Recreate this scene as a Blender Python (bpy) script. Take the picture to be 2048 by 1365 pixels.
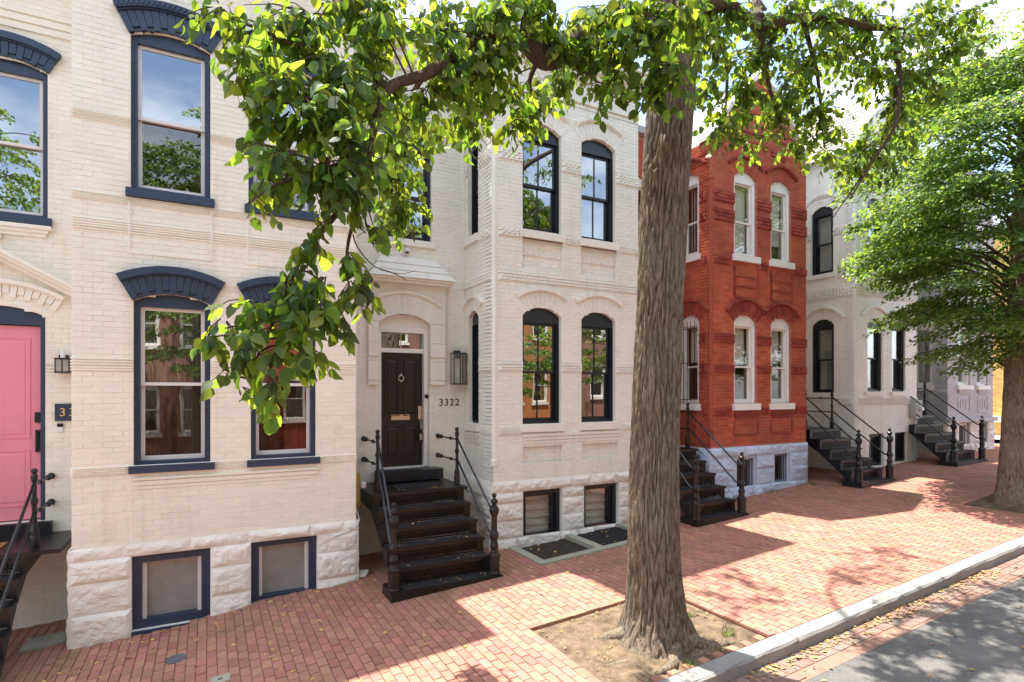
import bpy, math, random
import numpy as np
from mathutils import Vector, Matrix, noise
for o in list(bpy.data.objects): bpy.data.objects.remove(o, do_unlink=True)
random.seed(11)
rng = np.random.default_rng(5)
SC = bpy.context.scene
COL = SC.collection
R_ = math.radians

# ------------------------------------------------------------------ camera
cd = bpy.data.cameras.new('camera')
cam = bpy.data.objects.new('camera', cd); COL.objects.link(cam)
cd.sensor_width = 36.0; cd.lens = 36.0 * 1130 / 2048
cd.shift_y = 102.5 / 2048
cd.clip_start = 0.05; cd.clip_end = 2000
CAM = Vector((0, 0, 2.91)); YAW = R_(28.3)
cam.location = CAM; cam.rotation_euler = (R_(90), 0, -YAW)
SC.camera = cam
def cam_depth(p): return p[1] * math.cos(YAW) + p[0] * math.sin(YAW)
def cam_px(p):
    z = max(cam_depth(p), 1e-3); x = p[0] * math.cos(YAW) - p[1] * math.sin(YAW)
    return 1024 + 1130 * x / z, 785 - 1130 * (p[2] - 2.91) / z

# ------------------------------------------------------------------ sky, sun, exposure
SUN = Vector((-0.07, 0.285, 1.0)).normalized()
w = bpy.data.worlds.new('World'); SC.world = w; w.use_nodes = True
nt = w.node_tree; nt.nodes.clear()
sky = nt.nodes.new('ShaderNodeTexSky'); sky.sky_type = 'NISHITA'; sky.sun_disc = False
sky.sun_elevation = math.asin(SUN.z); sky.sun_rotation = math.atan2(SUN.x, SUN.y)
sky.air_density = 1.0; sky.dust_density = 1.6; sky.ozone_density = 1.0
tc = nt.nodes.new('ShaderNodeTexCoord')
mp = nt.nodes.new('ShaderNodeMapping'); mp.inputs['Scale'].default_value = (1, 1, 2.2)
cn = nt.nodes.new('ShaderNodeTexNoise'); cn.inputs['Scale'].default_value = 2.3; cn.inputs['Detail'].default_value = 7; cn.inputs['Roughness'].default_value = .6
cr = nt.nodes.new('ShaderNodeValToRGB'); cr.color_ramp.elements[0].position = .42; cr.color_ramp.elements[1].position = .68
cr.color_ramp.elements[1].color = (.85, .85, .85, 1)
cm = nt.nodes.new('ShaderNodeMixRGB'); cm.inputs[2].default_value = (7.2, 7.4, 7.8, 1)
bg = nt.nodes.new('ShaderNodeBackground'); bg.inputs['Strength'].default_value = 0.15
wo = nt.nodes.new('ShaderNodeOutputWorld')
for a, b in ((tc.outputs['Generated'], mp.inputs['Vector']), (mp.outputs[0], cn.inputs['Vector']), (cn.outputs['Fac'], cr.inputs[0]),
             (cr.outputs[0], cm.inputs[0]), (sky.outputs[0], cm.inputs[1]), (cm.outputs[0], bg.inputs['Color']), (bg.outputs[0], wo.inputs[0])):
    nt.links.new(a, b)
sl = bpy.data.lights.new('sun', 'SUN'); sl.energy = 4.8; sl.angle = R_(0.55); sl.color = (1.0, .95, .86)
so = bpy.data.objects.new('sun', sl); COL.objects.link(so); so.location = (0, 0, 30)
so.rotation_euler = (-SUN).to_track_quat('-Z', 'Y').to_euler()
SC.view_settings.view_transform = 'Standard'; SC.view_settings.look = 'None'
SC.view_settings.exposure = 1.52; SC.view_settings.gamma = 1.0
SC.view_settings.use_curve_mapping = False
SC.render.engine = 'CYCLES'
SC.cycles.use_denoising = True
SC.cycles.max_bounces = 8; SC.cycles.diffuse_bounces = 4; SC.cycles.glossy_bounces = 3
SC.cycles.transmission_bounces = 4; SC.cycles.transparent_max_bounces = 10
SC.cycles.caustics_reflective = False; SC.cycles.caustics_refractive = False

# ------------------------------------------------------------------ materials
def new_mat(name):
    m = bpy.data.materials.new(name); m.use_nodes = True
    return m, m.node_tree, m.node_tree.nodes['Principled BSDF']
def surf(name, col, rough=.65, var=.12, scale=3.0, piece=0.0, bump=0.0, bscale=60, stretch=(1, 1, 1), spec=.3, metal=0.0,
         dirt=None, dscale=1.2, dlo=.55, dhi=.8, hue=0.0, coat=0.0, streak=None):
    """Principled surface: world-space noise colour drift, per-piece shift, optional dirt colour, fine relief."""
    m, t, p = new_mat(name); N = t.nodes; L = t.links
    g = N.new('ShaderNodeNewGeometry')
    mpn = N.new('ShaderNodeMapping'); mpn.inputs['Scale'].default_value = stretch
    L.new(g.outputs['Position'], mpn.inputs['Vector'])
    n1 = N.new('ShaderNodeTexNoise'); n1.inputs['Scale'].default_value = scale; n1.inputs['Detail'].default_value = 6; n1.inputs['Roughness'].default_value = .6
    L.new(mpn.outputs[0], n1.inputs['Vector'])
    val = N.new('ShaderNodeMapRange'); val.inputs['From Min'].default_value = .25; val.inputs['From Max'].default_value = .75
    val.inputs['To Min'].default_value = 1 - var; val.inputs['To Max'].default_value = 1 + var
    L.new(n1.outputs['Fac'], val.inputs['Value'])
    hs = N.new('ShaderNodeHueSaturation'); hs.inputs['Color'].default_value = (*col, 1)
    out_val = val.outputs[0]
    if piece or hue:
        oi = N.new('ShaderNodeObjectInfo')
        ad = N.new('ShaderNodeMath'); ad.operation = 'ADD'
        L.new(oi.outputs['Random'], ad.inputs[0]); L.new(g.outputs['Random Per Island'], ad.inputs[1])
        fr = N.new('ShaderNodeMath'); fr.operation = 'FRACT'; L.new(ad.outputs[0], fr.inputs[0])
        pr = N.new('ShaderNodeMapRange'); pr.inputs['To Min'].default_value = 1 - piece; pr.inputs['To Max'].default_value = 1 + piece
        L.new(fr.outputs[0], pr.inputs['Value'])
        mu = N.new('ShaderNodeMath'); mu.operation = 'MULTIPLY'
        L.new(val.outputs[0], mu.inputs[0]); L.new(pr.outputs[0], mu.inputs[1]); out_val = mu.outputs[0]
        if hue:
            f2 = N.new('ShaderNodeMath'); f2.operation = 'MULTIPLY'; f2.inputs[1].default_value = 7.31; L.new(fr.outputs[0], f2.inputs[0])
            f3 = N.new('ShaderNodeMath'); f3.operation = 'FRACT'; L.new(f2.outputs[0], f3.inputs[0])
            hr = N.new('ShaderNodeMapRange'); hr.inputs['To Min'].default_value = .5 - hue; hr.inputs['To Max'].default_value = .5 + hue
            L.new(f3.outputs[0], hr.inputs['Value']); L.new(hr.outputs[0], hs.inputs['Hue'])
    L.new(out_val, hs.inputs['Value'])
    colour = hs.outputs[0]
    if dirt:
        n2 = N.new('ShaderNodeTexNoise'); n2.inputs['Scale'].default_value = dscale; n2.inputs['Detail'].default_value = 8; n2.inputs['Roughness'].default_value = .68
        L.new(g.outputs['Position'], n2.inputs['Vector'])
        dr = N.new('ShaderNodeMapRange'); dr.inputs['From Min'].default_value = dlo; dr.inputs['From Max'].default_value = dhi
        L.new(n2.outputs['Fac'], dr.inputs['Value'])
        mx = N.new('ShaderNodeMixRGB'); mx.inputs[2].default_value = (*dirt, 1)
        L.new(dr.outputs[0], mx.inputs[0]); L.new(colour, mx.inputs[1]); colour = mx.outputs[0]
    if streak:
        m4 = N.new('ShaderNodeMapping'); m4.inputs['Scale'].default_value = (5.5, 5.5, .38); L.new(g.outputs['Position'], m4.inputs['Vector'])
        n4 = N.new('ShaderNodeTexNoise'); n4.inputs['Scale'].default_value = 1.0; n4.inputs['Detail'].default_value = 9; n4.inputs['Roughness'].default_value = .7
        L.new(m4.outputs[0], n4.inputs['Vector'])
        r4 = N.new('ShaderNodeMapRange'); r4.inputs['From Min'].default_value = .54; r4.inputs['From Max'].default_value = .80; r4.inputs['To Max'].default_value = .55; L.new(n4.outputs['Fac'], r4.inputs['Value'])
        x4 = N.new('ShaderNodeMixRGB'); x4.inputs[2].default_value = (*streak, 1); L.new(r4.outputs[0], x4.inputs[0]); L.new(colour, x4.inputs[1]); colour = x4.outputs[0]
    L.new(colour, p.inputs['Base Color'])
    p.inputs['Roughness'].default_value = rough; p.inputs['Metallic'].default_value = metal
    p.inputs['Specular IOR Level'].default_value = spec; p.inputs['Coat Weight'].default_value = coat
    if bump:
        n3 = N.new('ShaderNodeTexNoise'); n3.inputs['Scale'].default_value = bscale; n3.inputs['Detail'].default_value = 5
        L.new(mpn.outputs[0], n3.inputs['Vector'])
        b = N.new('ShaderNodeBump'); b.inputs['Strength'].default_value = bump; b.inputs['Distance'].default_value = .01
        L.new(n3.outputs['Fac'], b.inputs['Height']); L.new(b.outputs[0], p.inputs['Normal'])
    return m
M = {}
M['cream'] = surf('cream_paint', (.86, .805, .685), .6, .05, 1.5, .03, .35, 90, dirt=(.56, .47, .37), dlo=.60, dhi=1.15, streak=(.62, .53, .42))
M['greige'] = surf('greige_paint', (.80, .775, .695), .6, .06, 1.4, .03, .35, 90, dirt=(.48, .43, .37), dlo=.58, dhi=1.1, streak=(.50, .44, .36))
M['white_brick'] = surf('white_painted_brick', (.86, .84, .81), .6, .06, 1.4, .03, .3, 90, dirt=(.58, .5, .42), dlo=.56, dhi=1.1, streak=(.52, .46, .38))
M['lilac'] = surf('lilac_grey_paint', (.46, .445, .465), .65, .08, 1.5, .04, .3, 80)
M['red_brick'] = surf('red_brick', (.46, .098, .048), .8, .22, 1.3, .15, .5, 70, dirt=(.25, .055, .038), dscale=.75, dlo=.48, dhi=.76, hue=.008, streak=(.22, .055, .04))
M['red_mortar'] = surf('red_mortar', (.44, .185, .135), .9, .15, 3)
M['dark_red'] = surf('dark_red_brick', (.29, .055, .034), .8, .25, 2.0, .25, .5, 70, hue=.01)
M['buff_brick'] = surf('buff_brick', (.80, .50, .18), .8, .12, 2, .18, .3, 40, dirt=(.42, .2, .07), dscale=2.5, dlo=.6, dhi=.8)
M['muted_brick'] = surf('muted_brick', (.27, .135, .105), .8, .15, 2, .1)
M['orange_brick'] = surf('orange_brick', (.46, .19, .08), .8, .15, 2, .1)
M['navy'] = surf('navy_trim', (.026, .042, .078), .42, .12, 4, .06, .2, 60, spec=.5)
M['ink'] = surf('ink_trim', (.009, .012, .019), .35, .15, 5, .0, .15, 60, spec=.5)
M['white_trim'] = surf('white_trim', (.80, .77, .73), .45, .05, 3, 0, .1, 60)
M['sash_white'] = surf('sash_white', (.74, .70, .66), .45, .06, 4)
M['cream_stone'] = surf('cream_stone_paint', (.87, .825, .74), .7, .05, 3, .025, .9, 70, dirt=(.40, .31, .22), dscale=2.6, dlo=.62, dhi=.95)
M['grey_stone'] = surf('grey_stone_paint', (.78, .735, .66), .75, .08, 3, .05, .9, 70, dirt=(.33, .27, .21), dscale=3.0, dlo=.54, dhi=.85)
M['blue_stone'] = surf('blue_stone_paint', (.52, .60, .74), .7, .08, 3, .05, .9, 40, dirt=(.3, .32, .36), dscale=2, dlo=.58, dhi=.95)
M['iron'] = surf('brown_black_iron', (.014, .0095, .0075), .42, .3, 7, .12, .4, 50, spec=.4, dirt=(.045, .026, .018), dscale=5, dlo=.55, dhi=.85)
M['black_iron'] = surf('black_iron', (.007, .0075, .0095), .35, .25, 6, .1, .3, 50, spec=.5)
M['tube_blue'] = surf('blue_black_rail', (.020, .026, .042), .25, .2, 6, 0, .1, 50, spec=.6)
M['tread'] = surf('worn_tread', (.022, .021, .024), .5, .5, 55, .1, .8, 90, spec=.35, dirt=(.16, .145, .135), dscale=48, dlo=.62, dhi=.72)
M['black_door'] = surf('black_door_paint', (.007, .0055, .005), .32, .12, 3, 0, .1, 40, spec=.5)
M['pink'] = surf('pink_door_paint', (.84, .28, .35), .42, .05, 2, 0, .12, 25, dirt=(.70, .22, .28), dscale=3, dlo=.55, dhi=.9, streak=(.72, .24, .30))
M['brass'] = surf('pale_brass', (.62, .50, .36), .3, .1, 6, metal=.9)
M['silver'] = surf('satin_silver', (.62, .60, .57), .3, .1, 6, metal=.9)
M['gold_box'] = surf('mustard_metal', (.48, .29, .055), .5, .15, 6)
M['meter'] = surf('meter_grey', (.40, .40, .39), .5, .1, 6)
M['white_plastic'] = surf('white_plastic', (.75, .74, .72), .35, .04, 6)
M['soil'] = surf('dry_soil', (.165, .115, .073), .95, .4, 9, 0, 1.0, 70, dirt=(.07, .047, .03), dscale=5, dlo=.46, dhi=.66)
M['dark_soil'] = surf('dark_mulch', (.045, .032, .024), .95, .5, 20, 0, 1.0, 60, dirt=(.3, .25, .2), dscale=30, dlo=.66, dhi=.72)
M['paver'] = surf('brick_paver', (.40, .18, .128), .82, .16, 1.0, .15, .6, 110, dirt=(.21, .125, .075), dscale=1.0, dlo=.47, dhi=.74, hue=.014)
M['gutter_brick'] = surf('gutter_brick', (.27, .15, .115), .9, .3, 2.5, .15, .6, 90, dirt=(.17, .15, .13), dscale=2.5, dlo=.42, dhi=.65)
M['joint'] = surf('paver_joint', (.27, .155, .115), .95, .3, 9, 0, .5, 80)
M['granite'] = surf('granite', (.27, .26, .25), .75, .38, 120, .09, .7, 130, dirt=(.19, .165, .14), dscale=2.2, dlo=.46, dhi=.8)
M['asphalt'] = surf('asphalt', (.118, .113, .108), .9, .45, 75, 0, .9, 120, dirt=(.18, .168, .155), dscale=2.1, dlo=.42, dhi=.72)
M['concrete'] = surf('mossy_concrete', (.33, .32, .25), .9, .2, 8, 0, .5, 60)
M['cast'] = surf('cast_cover', (.12, .12, .13), .6, .3, 20, 0, .5, 60)
M['pebble'] = surf('pebble', (.34, .27, .19), .85, .2, 9, .3, .3, 60)
M['dry_leaf'] = surf('dry_leaf', (.52, .33, .085), .8, .25, 15, .35, hue=.03)
M['litter'] = surf('leaf_litter', (.34, .215, .09), .9, .3, 15, .4, hue=.03)
M['coping'] = surf('grey_coping', (.33, .33, .34), .6, .1, 4)
M['roof_tile'] = surf('pale_roof_tile', (.52, .47, .40), .75, .1, 3, .14, .3, 50)
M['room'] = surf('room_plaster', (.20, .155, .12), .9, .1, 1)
M['shade'] = surf('window_shade', (.78, .74, .66), .8, .04, 4)
M['drape'] = surf('drape', (.42, .41, .36), .85, .15, 5)
M['brown_drape'] = surf('brown_drape', (.26, .20, .14), .85, .2, 5)
M['doormat'] = surf('doormat', (.33, .15, .06), .95, .2, 40, 0, .8, 200)
M['black_mat'] = surf('black_mat', (.02, .02, .022), .95, .3, 40, 0, .8, 200)
M['gold_leaf'] = surf('gold_lettering', (.70, .46, .20), .4, .05, 4)
M['dark_digit'] = surf('dark_lettering', (.07, .06, .05), .5, .1, 4)
M['frost'] = surf('frosted_pane', (.30, .30, .275), .16, .15, 1.5, spec=.9, dirt=(.20, .19, .17), dscale=2.5, dlo=.45, dhi=.8)
M['lamp_glass'] = surf('ribbed_lamp_glass', (.36, .34, .30), .2, .15, 20, spec=.6)
def bark(name, c1, c2):
    m, t, p = new_mat(name); N = t.nodes; L = t.links
    g = N.new('ShaderNodeNewGeometry'); mpn = N.new('ShaderNodeMapping'); mpn.inputs['Scale'].default_value = (13, 13, 2.4)
    n = N.new('ShaderNodeTexNoise'); n.inputs['Scale'].default_value = 3; n.inputs['Detail'].default_value = 8; n.inputs['Roughness'].default_value = .65
    r = N.new('ShaderNodeValToRGB'); r.color_ramp.elements[0].position = .34; r.color_ramp.elements[1].position = .68
    r.color_ramp.elements[0].color = (*c2, 1); r.color_ramp.elements[1].color = (*c1, 1)
    b = N.new('ShaderNodeBump'); b.inputs['Strength'].default_value = 1.0; b.inputs['Distance'].default_value = .03
    L.new(g.outputs['Position'], mpn.inputs[0]); L.new(mpn.outputs[0], n.inputs['Vector']); L.new(n.outputs['Fac'], r.inputs[0])
    n2 = N.new('ShaderNodeTexNoise'); n2.inputs['Scale'].default_value = 1.7; n2.inputs['Detail'].default_value = 6; L.new(g.outputs['Position'], n2.inputs['Vector'])
    r2 = N.new('ShaderNodeMapRange'); r2.inputs['From Min'].default_value = .48; r2.inputs['From Max'].default_value = .75; r2.inputs['To Max'].default_value = .6; L.new(n2.outputs['Fac'], r2.inputs['Value'])
    x2 = N.new('ShaderNodeMixRGB'); x2.inputs[2].default_value = (c1[0] * .85, c1[1] * 1.02, c1[2] * 1.05, 1); L.new(r2.outputs[0], x2.inputs[0]); L.new(r.outputs[0], x2.inputs[1])
    L.new(x2.outputs[0], p.inputs['Base Color']); L.new(n.outputs['Fac'], b.inputs['Height']); L.new(b.outputs[0], p.inputs['Normal'])
    p.inputs['Roughness'].default_value = .9; p.inputs['Specular IOR Level'].default_value = .15
    return m
M['bark'] = bark('furrowed_bark', (.32, .25, .178), (.085, .060, .040))
M['twig'] = bark('twig_bark', (.15, .10, .07), (.07, .045, .032))
def leaf_mat(name, c_up, c_through, trans=.5, hue=.02, gloss=.06):
    m = bpy.data.materials.new(name); m.use_nodes = True; t = m.node_tree; N = t.nodes; L = t.links; N.clear()
    out = N.new('ShaderNodeOutputMaterial'); g = N.new('ShaderNodeNewGeometry'); oi = N.new('ShaderNodeObjectInfo')
    ad = N.new('ShaderNodeMath'); ad.operation = 'ADD'; L.new(g.outputs['Random Per Island'], ad.inputs[0]); L.new(oi.outputs['Random'], ad.inputs[1])
    fr = N.new('ShaderNodeMath'); fr.operation = 'FRACT'; L.new(ad.outputs[0], fr.inputs[0])
    def hv(c, vlo, vhi, h):
        hs = N.new('ShaderNodeHueSaturation'); hs.inputs['Color'].default_value = (*c, 1)
        v = N.new('ShaderNodeMapRange'); v.inputs['To Min'].default_value = vlo; v.inputs['To Max'].default_value = vhi; L.new(fr.outputs[0], v.inputs['Value'])
        f2 = N.new('ShaderNodeMath'); f2.operation = 'MULTIPLY'; f2.inputs[1].default_value = 5.77; L.new(fr.outputs[0], f2.inputs[0])
        f3 = N.new('ShaderNodeMath'); f3.operation = 'FRACT'; L.new(f2.outputs[0], f3.inputs[0])
        hh = N.new('ShaderNodeMapRange'); hh.inputs['To Min'].default_value = .5 - h; hh.inputs['To Max'].default_value = .5 + h; L.new(f3.outputs[0], hh.inputs['Value'])
        L.new(v.outputs[0], hs.inputs['Value']); L.new(hh.outputs[0], hs.inputs['Hue']); return hs.outputs[0]
    d = N.new('ShaderNodeBsdfDiffuse'); tr = N.new('ShaderNodeBsdfTranslucent'); gl = N.new('ShaderNodeBsdfGlossy'); gl.inputs['Roughness'].default_value = .5
    L.new(hv(c_up, .5, 1.35, hue), d.inputs['Color']); L.new(hv(c_through, .28, 1.25, hue), tr.inputs['Color'])
    m1 = N.new('ShaderNodeMixShader'); m1.inputs[0].default_value = trans; L.new(d.outputs[0], m1.inputs[1]); L.new(tr.outputs[0], m1.inputs[2])
    m2 = N.new('ShaderNodeMixShader'); m2.inputs[0].default_value = gloss; L.new(m1.outputs[0], m2.inputs[1]); L.new(gl.outputs[0], m2.inputs[2])
    L.new(m2.outputs[0], out.inputs[0]); return m
M['leaf'] = leaf_mat('broad_leaf', (.050, .122, .022), (.45, .61, .045), .54, .03, .03)
M['leaf2'] = leaf_mat('fine_leaf', (.058, .145, .032), (.41, .60, .065), .54, .024, .05)
M['grass'] = leaf_mat('grass_blade', (.11, .18, .03), (.25, .4, .05), .4, .03)
def glass(name, refl, tint):
    m = bpy.data.materials.new(name); m.use_nodes = True; t = m.node_tree; N = t.nodes; L = t.links; N.clear()
    out = N.new('ShaderNodeOutputMaterial'); tr = N.new('ShaderNodeBsdfTransparent'); tr.inputs[0].default_value = (*tint, 1)
    gl = N.new('ShaderNodeBsdfGlossy'); gl.inputs['Roughness'].default_value = .004; gl.inputs['Color'].default_value = (.96, .98, 1, 1)
    g = N.new('ShaderNodeNewGeometry'); n = N.new('ShaderNodeTexNoise'); n.inputs['Scale'].default_value = 2.2; n.inputs['Detail'].default_value = 1
    b = N.new('ShaderNodeBump'); b.inputs['Strength'].default_value = .035; b.inputs['Distance'].default_value = .02
    L.new(g.outputs['Position'], n.inputs['Vector']); L.new(n.outputs['Fac'], b.inputs['Height']); L.new(b.outputs[0], gl.inputs['Normal'])
    lw = N.new('ShaderNodeLayerWeight'); lw.inputs['Blend'].default_value = .5
    pw = N.new('ShaderNodeMath'); pw.operation = 'POWER'; pw.inputs[1].default_value = 4.0; L.new(lw.outputs['Facing'], pw.inputs[0])
    mr = N.new('ShaderNodeMapRange'); mr.inputs['To Min'].default_value = refl; mr.inputs['To Max'].default_value = .9; L.new(pw.outputs[0], mr.inputs['Value'])
    mx = N.new('ShaderNodeMixShader'); L.new(mr.outputs[0], mx.inputs[0]); L.new(tr.outputs[0], mx.inputs[1]); L.new(gl.outputs[0], mx.inputs[2])
    L.new(mx.outputs[0], out.inputs[0]); return m
M['glass'] = glass('window_glass', .26, (.80, .82, .80))
M['glass_dim'] = glass('screened_glass', .10, (.62, .60, .57))
M['glass_clear'] = glass('clear_window_glass', .07, (.94, .95, .94))

# ------------------------------------------------------------------ mesh helpers
class Frame:
    """A wall plane: a runs along it, z up, d outwards."""
    def __init__(s, O, A, N): s.O = Vector(O); s.A = Vector(A); s.N = Vector(N)
    def p(s, a, z, d=0.0):
        q = s.O + s.A * a + s.N * d; return (q.x, q.y, q.z + z)
    def shift(s, d): return Frame(s.O + s.N * d, s.A, s.N)
def front(y): return Frame((0, y, 0), (1, 0, 0), (0, -1, 0))
def leftside(x, yb): return Frame((x, yb, 0), (0, -1, 0), (-1, 0, 0))
def rightside(x, yf): return Frame((x, yf, 0), (0, 1, 0), (1, 0, 0))
def facing_back(y): return Frame((0, y, 0), (-1, 0, 0), (0, 1, 0))
BOXF = [(0, 1, 2, 3), (7, 6, 5, 4), (0, 4, 5, 1), (1, 5, 6, 2), (2, 6, 7, 3), (3, 7, 4, 0)]
class MB:
    def __init__(s): s.v = []; s.f = []
    def add(s, vs, fs):
        o = len(s.v); s.v += vs; s.f += [tuple(i + o for i in f) for f in fs]; return s
    def box(s, x0, x1, y0, y1, z0, z1):
        return s.add([(x0, y0, z0), (x0, y1, z0), (x1, y1, z0), (x1, y0, z0), (x0, y0, z1), (x0, y1, z1), (x1, y1, z1), (x1, y0, z1)], BOXF)
    def fbox(s, F, a0, a1, z0, z1, d0, d1, zb0=None, zb1=None):
        """box in a wall frame; zb0/zb1 let the bottom edge differ at the two ends"""
        q = [F.p(a0, z0, d0), F.p(a1, z0, d0), F.p(a1, z0, d1), F.p(a0, z0, d1), F.p(a0, z1, d0), F.p(a1, z1, d0), F.p(a1, z1, d1), F.p(a0, z1, d1)]
        return s.add(q, BOXF)
    def prism(s, F, pts, d0, d1):
        """polygon (a,z), counter-clockwise seen from outside, from d0 to d1"""
        n = len(pts)
        vs = [F.p(a, z, d0) for a, z in pts] + [F.p(a, z, d1) for a, z in pts]
        fs = [tuple(range(n - 1, -1, -1)), tuple(range(n, 2 * n))] + [(i, (i + 1) % n, (i + 1) % n + n, i + n) for i in range(n)]
        return s.add(vs, fs)
    def frustum(s, F, a0, a1, z0, z1, d0, d1, ch):
        q = [F.p(a0, z0, d0), F.p(a1, z0, d0), F.p(a1, z1, d0), F.p(a0, z1, d0),
             F.p(a0 + ch, z0 + ch, d1), F.p(a1 - ch, z0 + ch, d1), F.p(a1 - ch, z1 - ch, d1), F.p(a0 + ch, z1 - ch, d1)]
        return s.add(q, [(4, 5, 6, 7), (0, 1, 5, 4), (1, 2, 6, 5), (2, 3, 7, 6), (3, 0, 4, 7)])
    def obox(s, c, ax, ay, az):
        c, ax, ay, az = map(Vector, (c, ax, ay, az)); q = []
        for k in (-1, 1):
            for i, j in ((-1, -1), (-1, 1), (1, 1), (1, -1)): q.append(tuple(c + ax * i + ay * j + az * k))
        return s.add(q, BOXF)
    def tube(s, path, r, n=8, caps=True):
        P = [Vector(p) for p in path]; rr = r if isinstance(r, (list, tuple)) else [r] * len(P)
        o = len(s.v); ref = None
        for i, p in enumerate(P):
            t = (P[min(i + 1, len(P) - 1)] - P[max(i - 1, 0)]).normalized()
            if ref is None: ref = t.orthogonal().normalized()
            ref = (ref - t * ref.dot(t)); ref = ref.normalized() if ref.length > 1e-6 else t.orthogonal().normalized()
            b = t.cross(ref)
            for k in range(n):
                a = 2 * math.pi * k / n; s.v.append(tuple(p + (ref * math.cos(a) + b * math.sin(a)) * rr[i]))
        for i in range(len(P) - 1):
            for k in range(n):
                s.f.append((o + i * n + k, o + i * n + (k + 1) % n, o + (i + 1) * n + (k + 1) % n, o + (i + 1) * n + k))
        if caps:
            s.f.append(tuple(o + k for k in range(n - 1, -1, -1))); e = o + (len(P) - 1) * n; s.f.append(tuple(e + k for k in range(n)))
        return s
    def lathe(s, prof, c, n=14, flute=None):
        o = len(s.v); m = len(prof)
        for r, z in prof:
            for k in range(n):
                a = 2 * math.pi * k / n; q = r
                if flute and flute[0] < z < flute[1]: q = r * (1 - .14 * (k % 2))
                s.v.append((c[0] + q * math.cos(a), c[1] + q * math.sin(a), c[2] + z))
        for i in range(m - 1):
            for k in range(n): s.f.append((o + i * n + k, o + i * n + (k + 1) % n, o + (i + 1) * n + (k + 1) % n, o + (i + 1) * n + k))
        s.f.append(tuple(o + k for k in range(n - 1, -1, -1))); s.f.append(tuple(o + (m - 1) * n + k for k in range(n)))
        return s
    def ball(s, c, r, n=10):
        return s.lathe([(r * math.sin(math.pi * i / 8) + 1e-4, -r * math.cos(math.pi * i / 8)) for i in range(9)], c, n)
    def build(s, name, m, parent=None, smooth=False, label=None, cat=None, group=None, kind=None):
        me = bpy.data.meshes.new(name); me.from_pydata(s.v, [], s.f); me.update()
        return link(name, me, m, parent, smooth, label, cat, group, kind)
def tag(o, label=None, cat=None, group=None, kind=None):
    for k, v in (('label', label), ('category', cat), ('group', group), ('kind', kind)):
        if v: o[k] = v
    return o
def adopt(o, parent):
    o.parent = parent
    o.matrix_parent_inverse = parent.matrix_basis.inverted() if parent.parent is None else (parent.parent.matrix_basis @ parent.matrix_parent_inverse @ parent.matrix_basis).inverted()
def link(name, me, m, parent=None, smooth=False, label=None, cat=None, group=None, kind=None):
    if m is not None and not me.materials: me.materials.append(M[m] if isinstance(m, str) else m)
    if smooth: me.polygons.foreach_set('use_smooth', [True] * len(me.polygons))
    o = bpy.data.objects.new(name, me); COL.objects.link(o)
    if parent is not None: o.parent = parent; o.matrix_parent_inverse = ROOTINV.get(parent.name, Matrix())
    return tag(o, label, cat, group, kind)
ROOTINV = {}
def thing(name, label, cat, loc, group=None, kind=None):
    o = bpy.data.objects.new(name, None); COL.objects.link(o); o.location = loc; o.empty_display_size = .2
    ROOTINV[o.name] = Matrix.Translation(loc).inverted()
    return tag(o, label, cat, group, kind)
def gz(x):
    if x < .6: return .061 * x - .085 * min(1, (.6 - x) / .9)
    if x < 16: return .061 * x
    if x < 23: return .976 + .03 * (x - 16)
    return 1.186

# ------------------------------------------------------------------ openings, walls, brick laying
class Op:
    """wall opening: a0..a1, z0..spring, arched by rise"""
    def __init__(s, a0, a1, z0, zs, rise=0.0): s.a0, s.a1, s.z0, s.zs, s.rise = a0, a1, z0, zs, rise
    def top(s, a):
        if s.rise <= 0: return s.zs
        h = (s.a1 - s.a0) / 2; R = (h * h + s.rise ** 2) / (2 * s.rise); x = a - (s.a0 + s.a1) / 2
        return s.zs + s.rise - R + math.sqrt(max(R * R - x * x, 0))
    def arc(s, n=10): return [(s.a0 + (s.a1 - s.a0) * i / n, s.top(s.a0 + (s.a1 - s.a0) * i / n)) for i in range(n + 1)]
    def span(s, z):
        """a-interval that is open at height z, or None"""
        if z < s.z0 or z > s.zs + s.rise: return None
        if z <= s.zs: return (s.a0, s.a1)
        h = (s.a1 - s.a0) / 2; R = (h * h + s.rise ** 2) / (2 * s.rise); dz = z - (s.zs + s.rise - R)
        e = math.sqrt(max(R * R - dz * dz, 0)); c = (s.a0 + s.a1) / 2; return (c - e, c + e)
def wall_fill(mb, F, a0, a1, z0, z1, ops, d0, d1, top=None):
    """solid wall with holes; z0 / top may be functions of a"""
    zb = z0 if callable(z0) else (lambda a: z0); zt = top or (lambda a: z1)
    xs = {a0, a1}
    for o in ops:
        n = 8 if o.rise > 0 else 1
        for i in range(n + 1):
            x = o.a0 + (o.a1 - o.a0) * i / n
            if a0 < x < a1: xs.add(x)
    if top:
        for i in range(1, 24): xs.add(a0 + (a1 - a0) * i / 24)
    xs = sorted(xs)
    for x0, x1 in zip(xs, xs[1:]):
        if x1 - x0 < 1e-4: continue
        mid = (x0 + x1) / 2; cur = (zb(x0), zb(x1))
        for o in sorted((o for o in ops if o.a0 < mid < o.a1), key=lambda o: o.z0):
            if o.z0 > cur[0] + 1e-4: mb.prism(F, [(x0, cur[0]), (x1, cur[1]), (x1, o.z0), (x0, o.z0)], d0, d1)
            cur = (o.top(x0), o.top(x1))
        if zt(x0) > cur[0] + 1e-4 or zt(x1) > cur[1] + 1e-4: mb.prism(F, [(x0, cur[0]), (x1, cur[1]), (x1, zt(x1)), (x0, zt(x0))], d0, d1)
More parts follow.
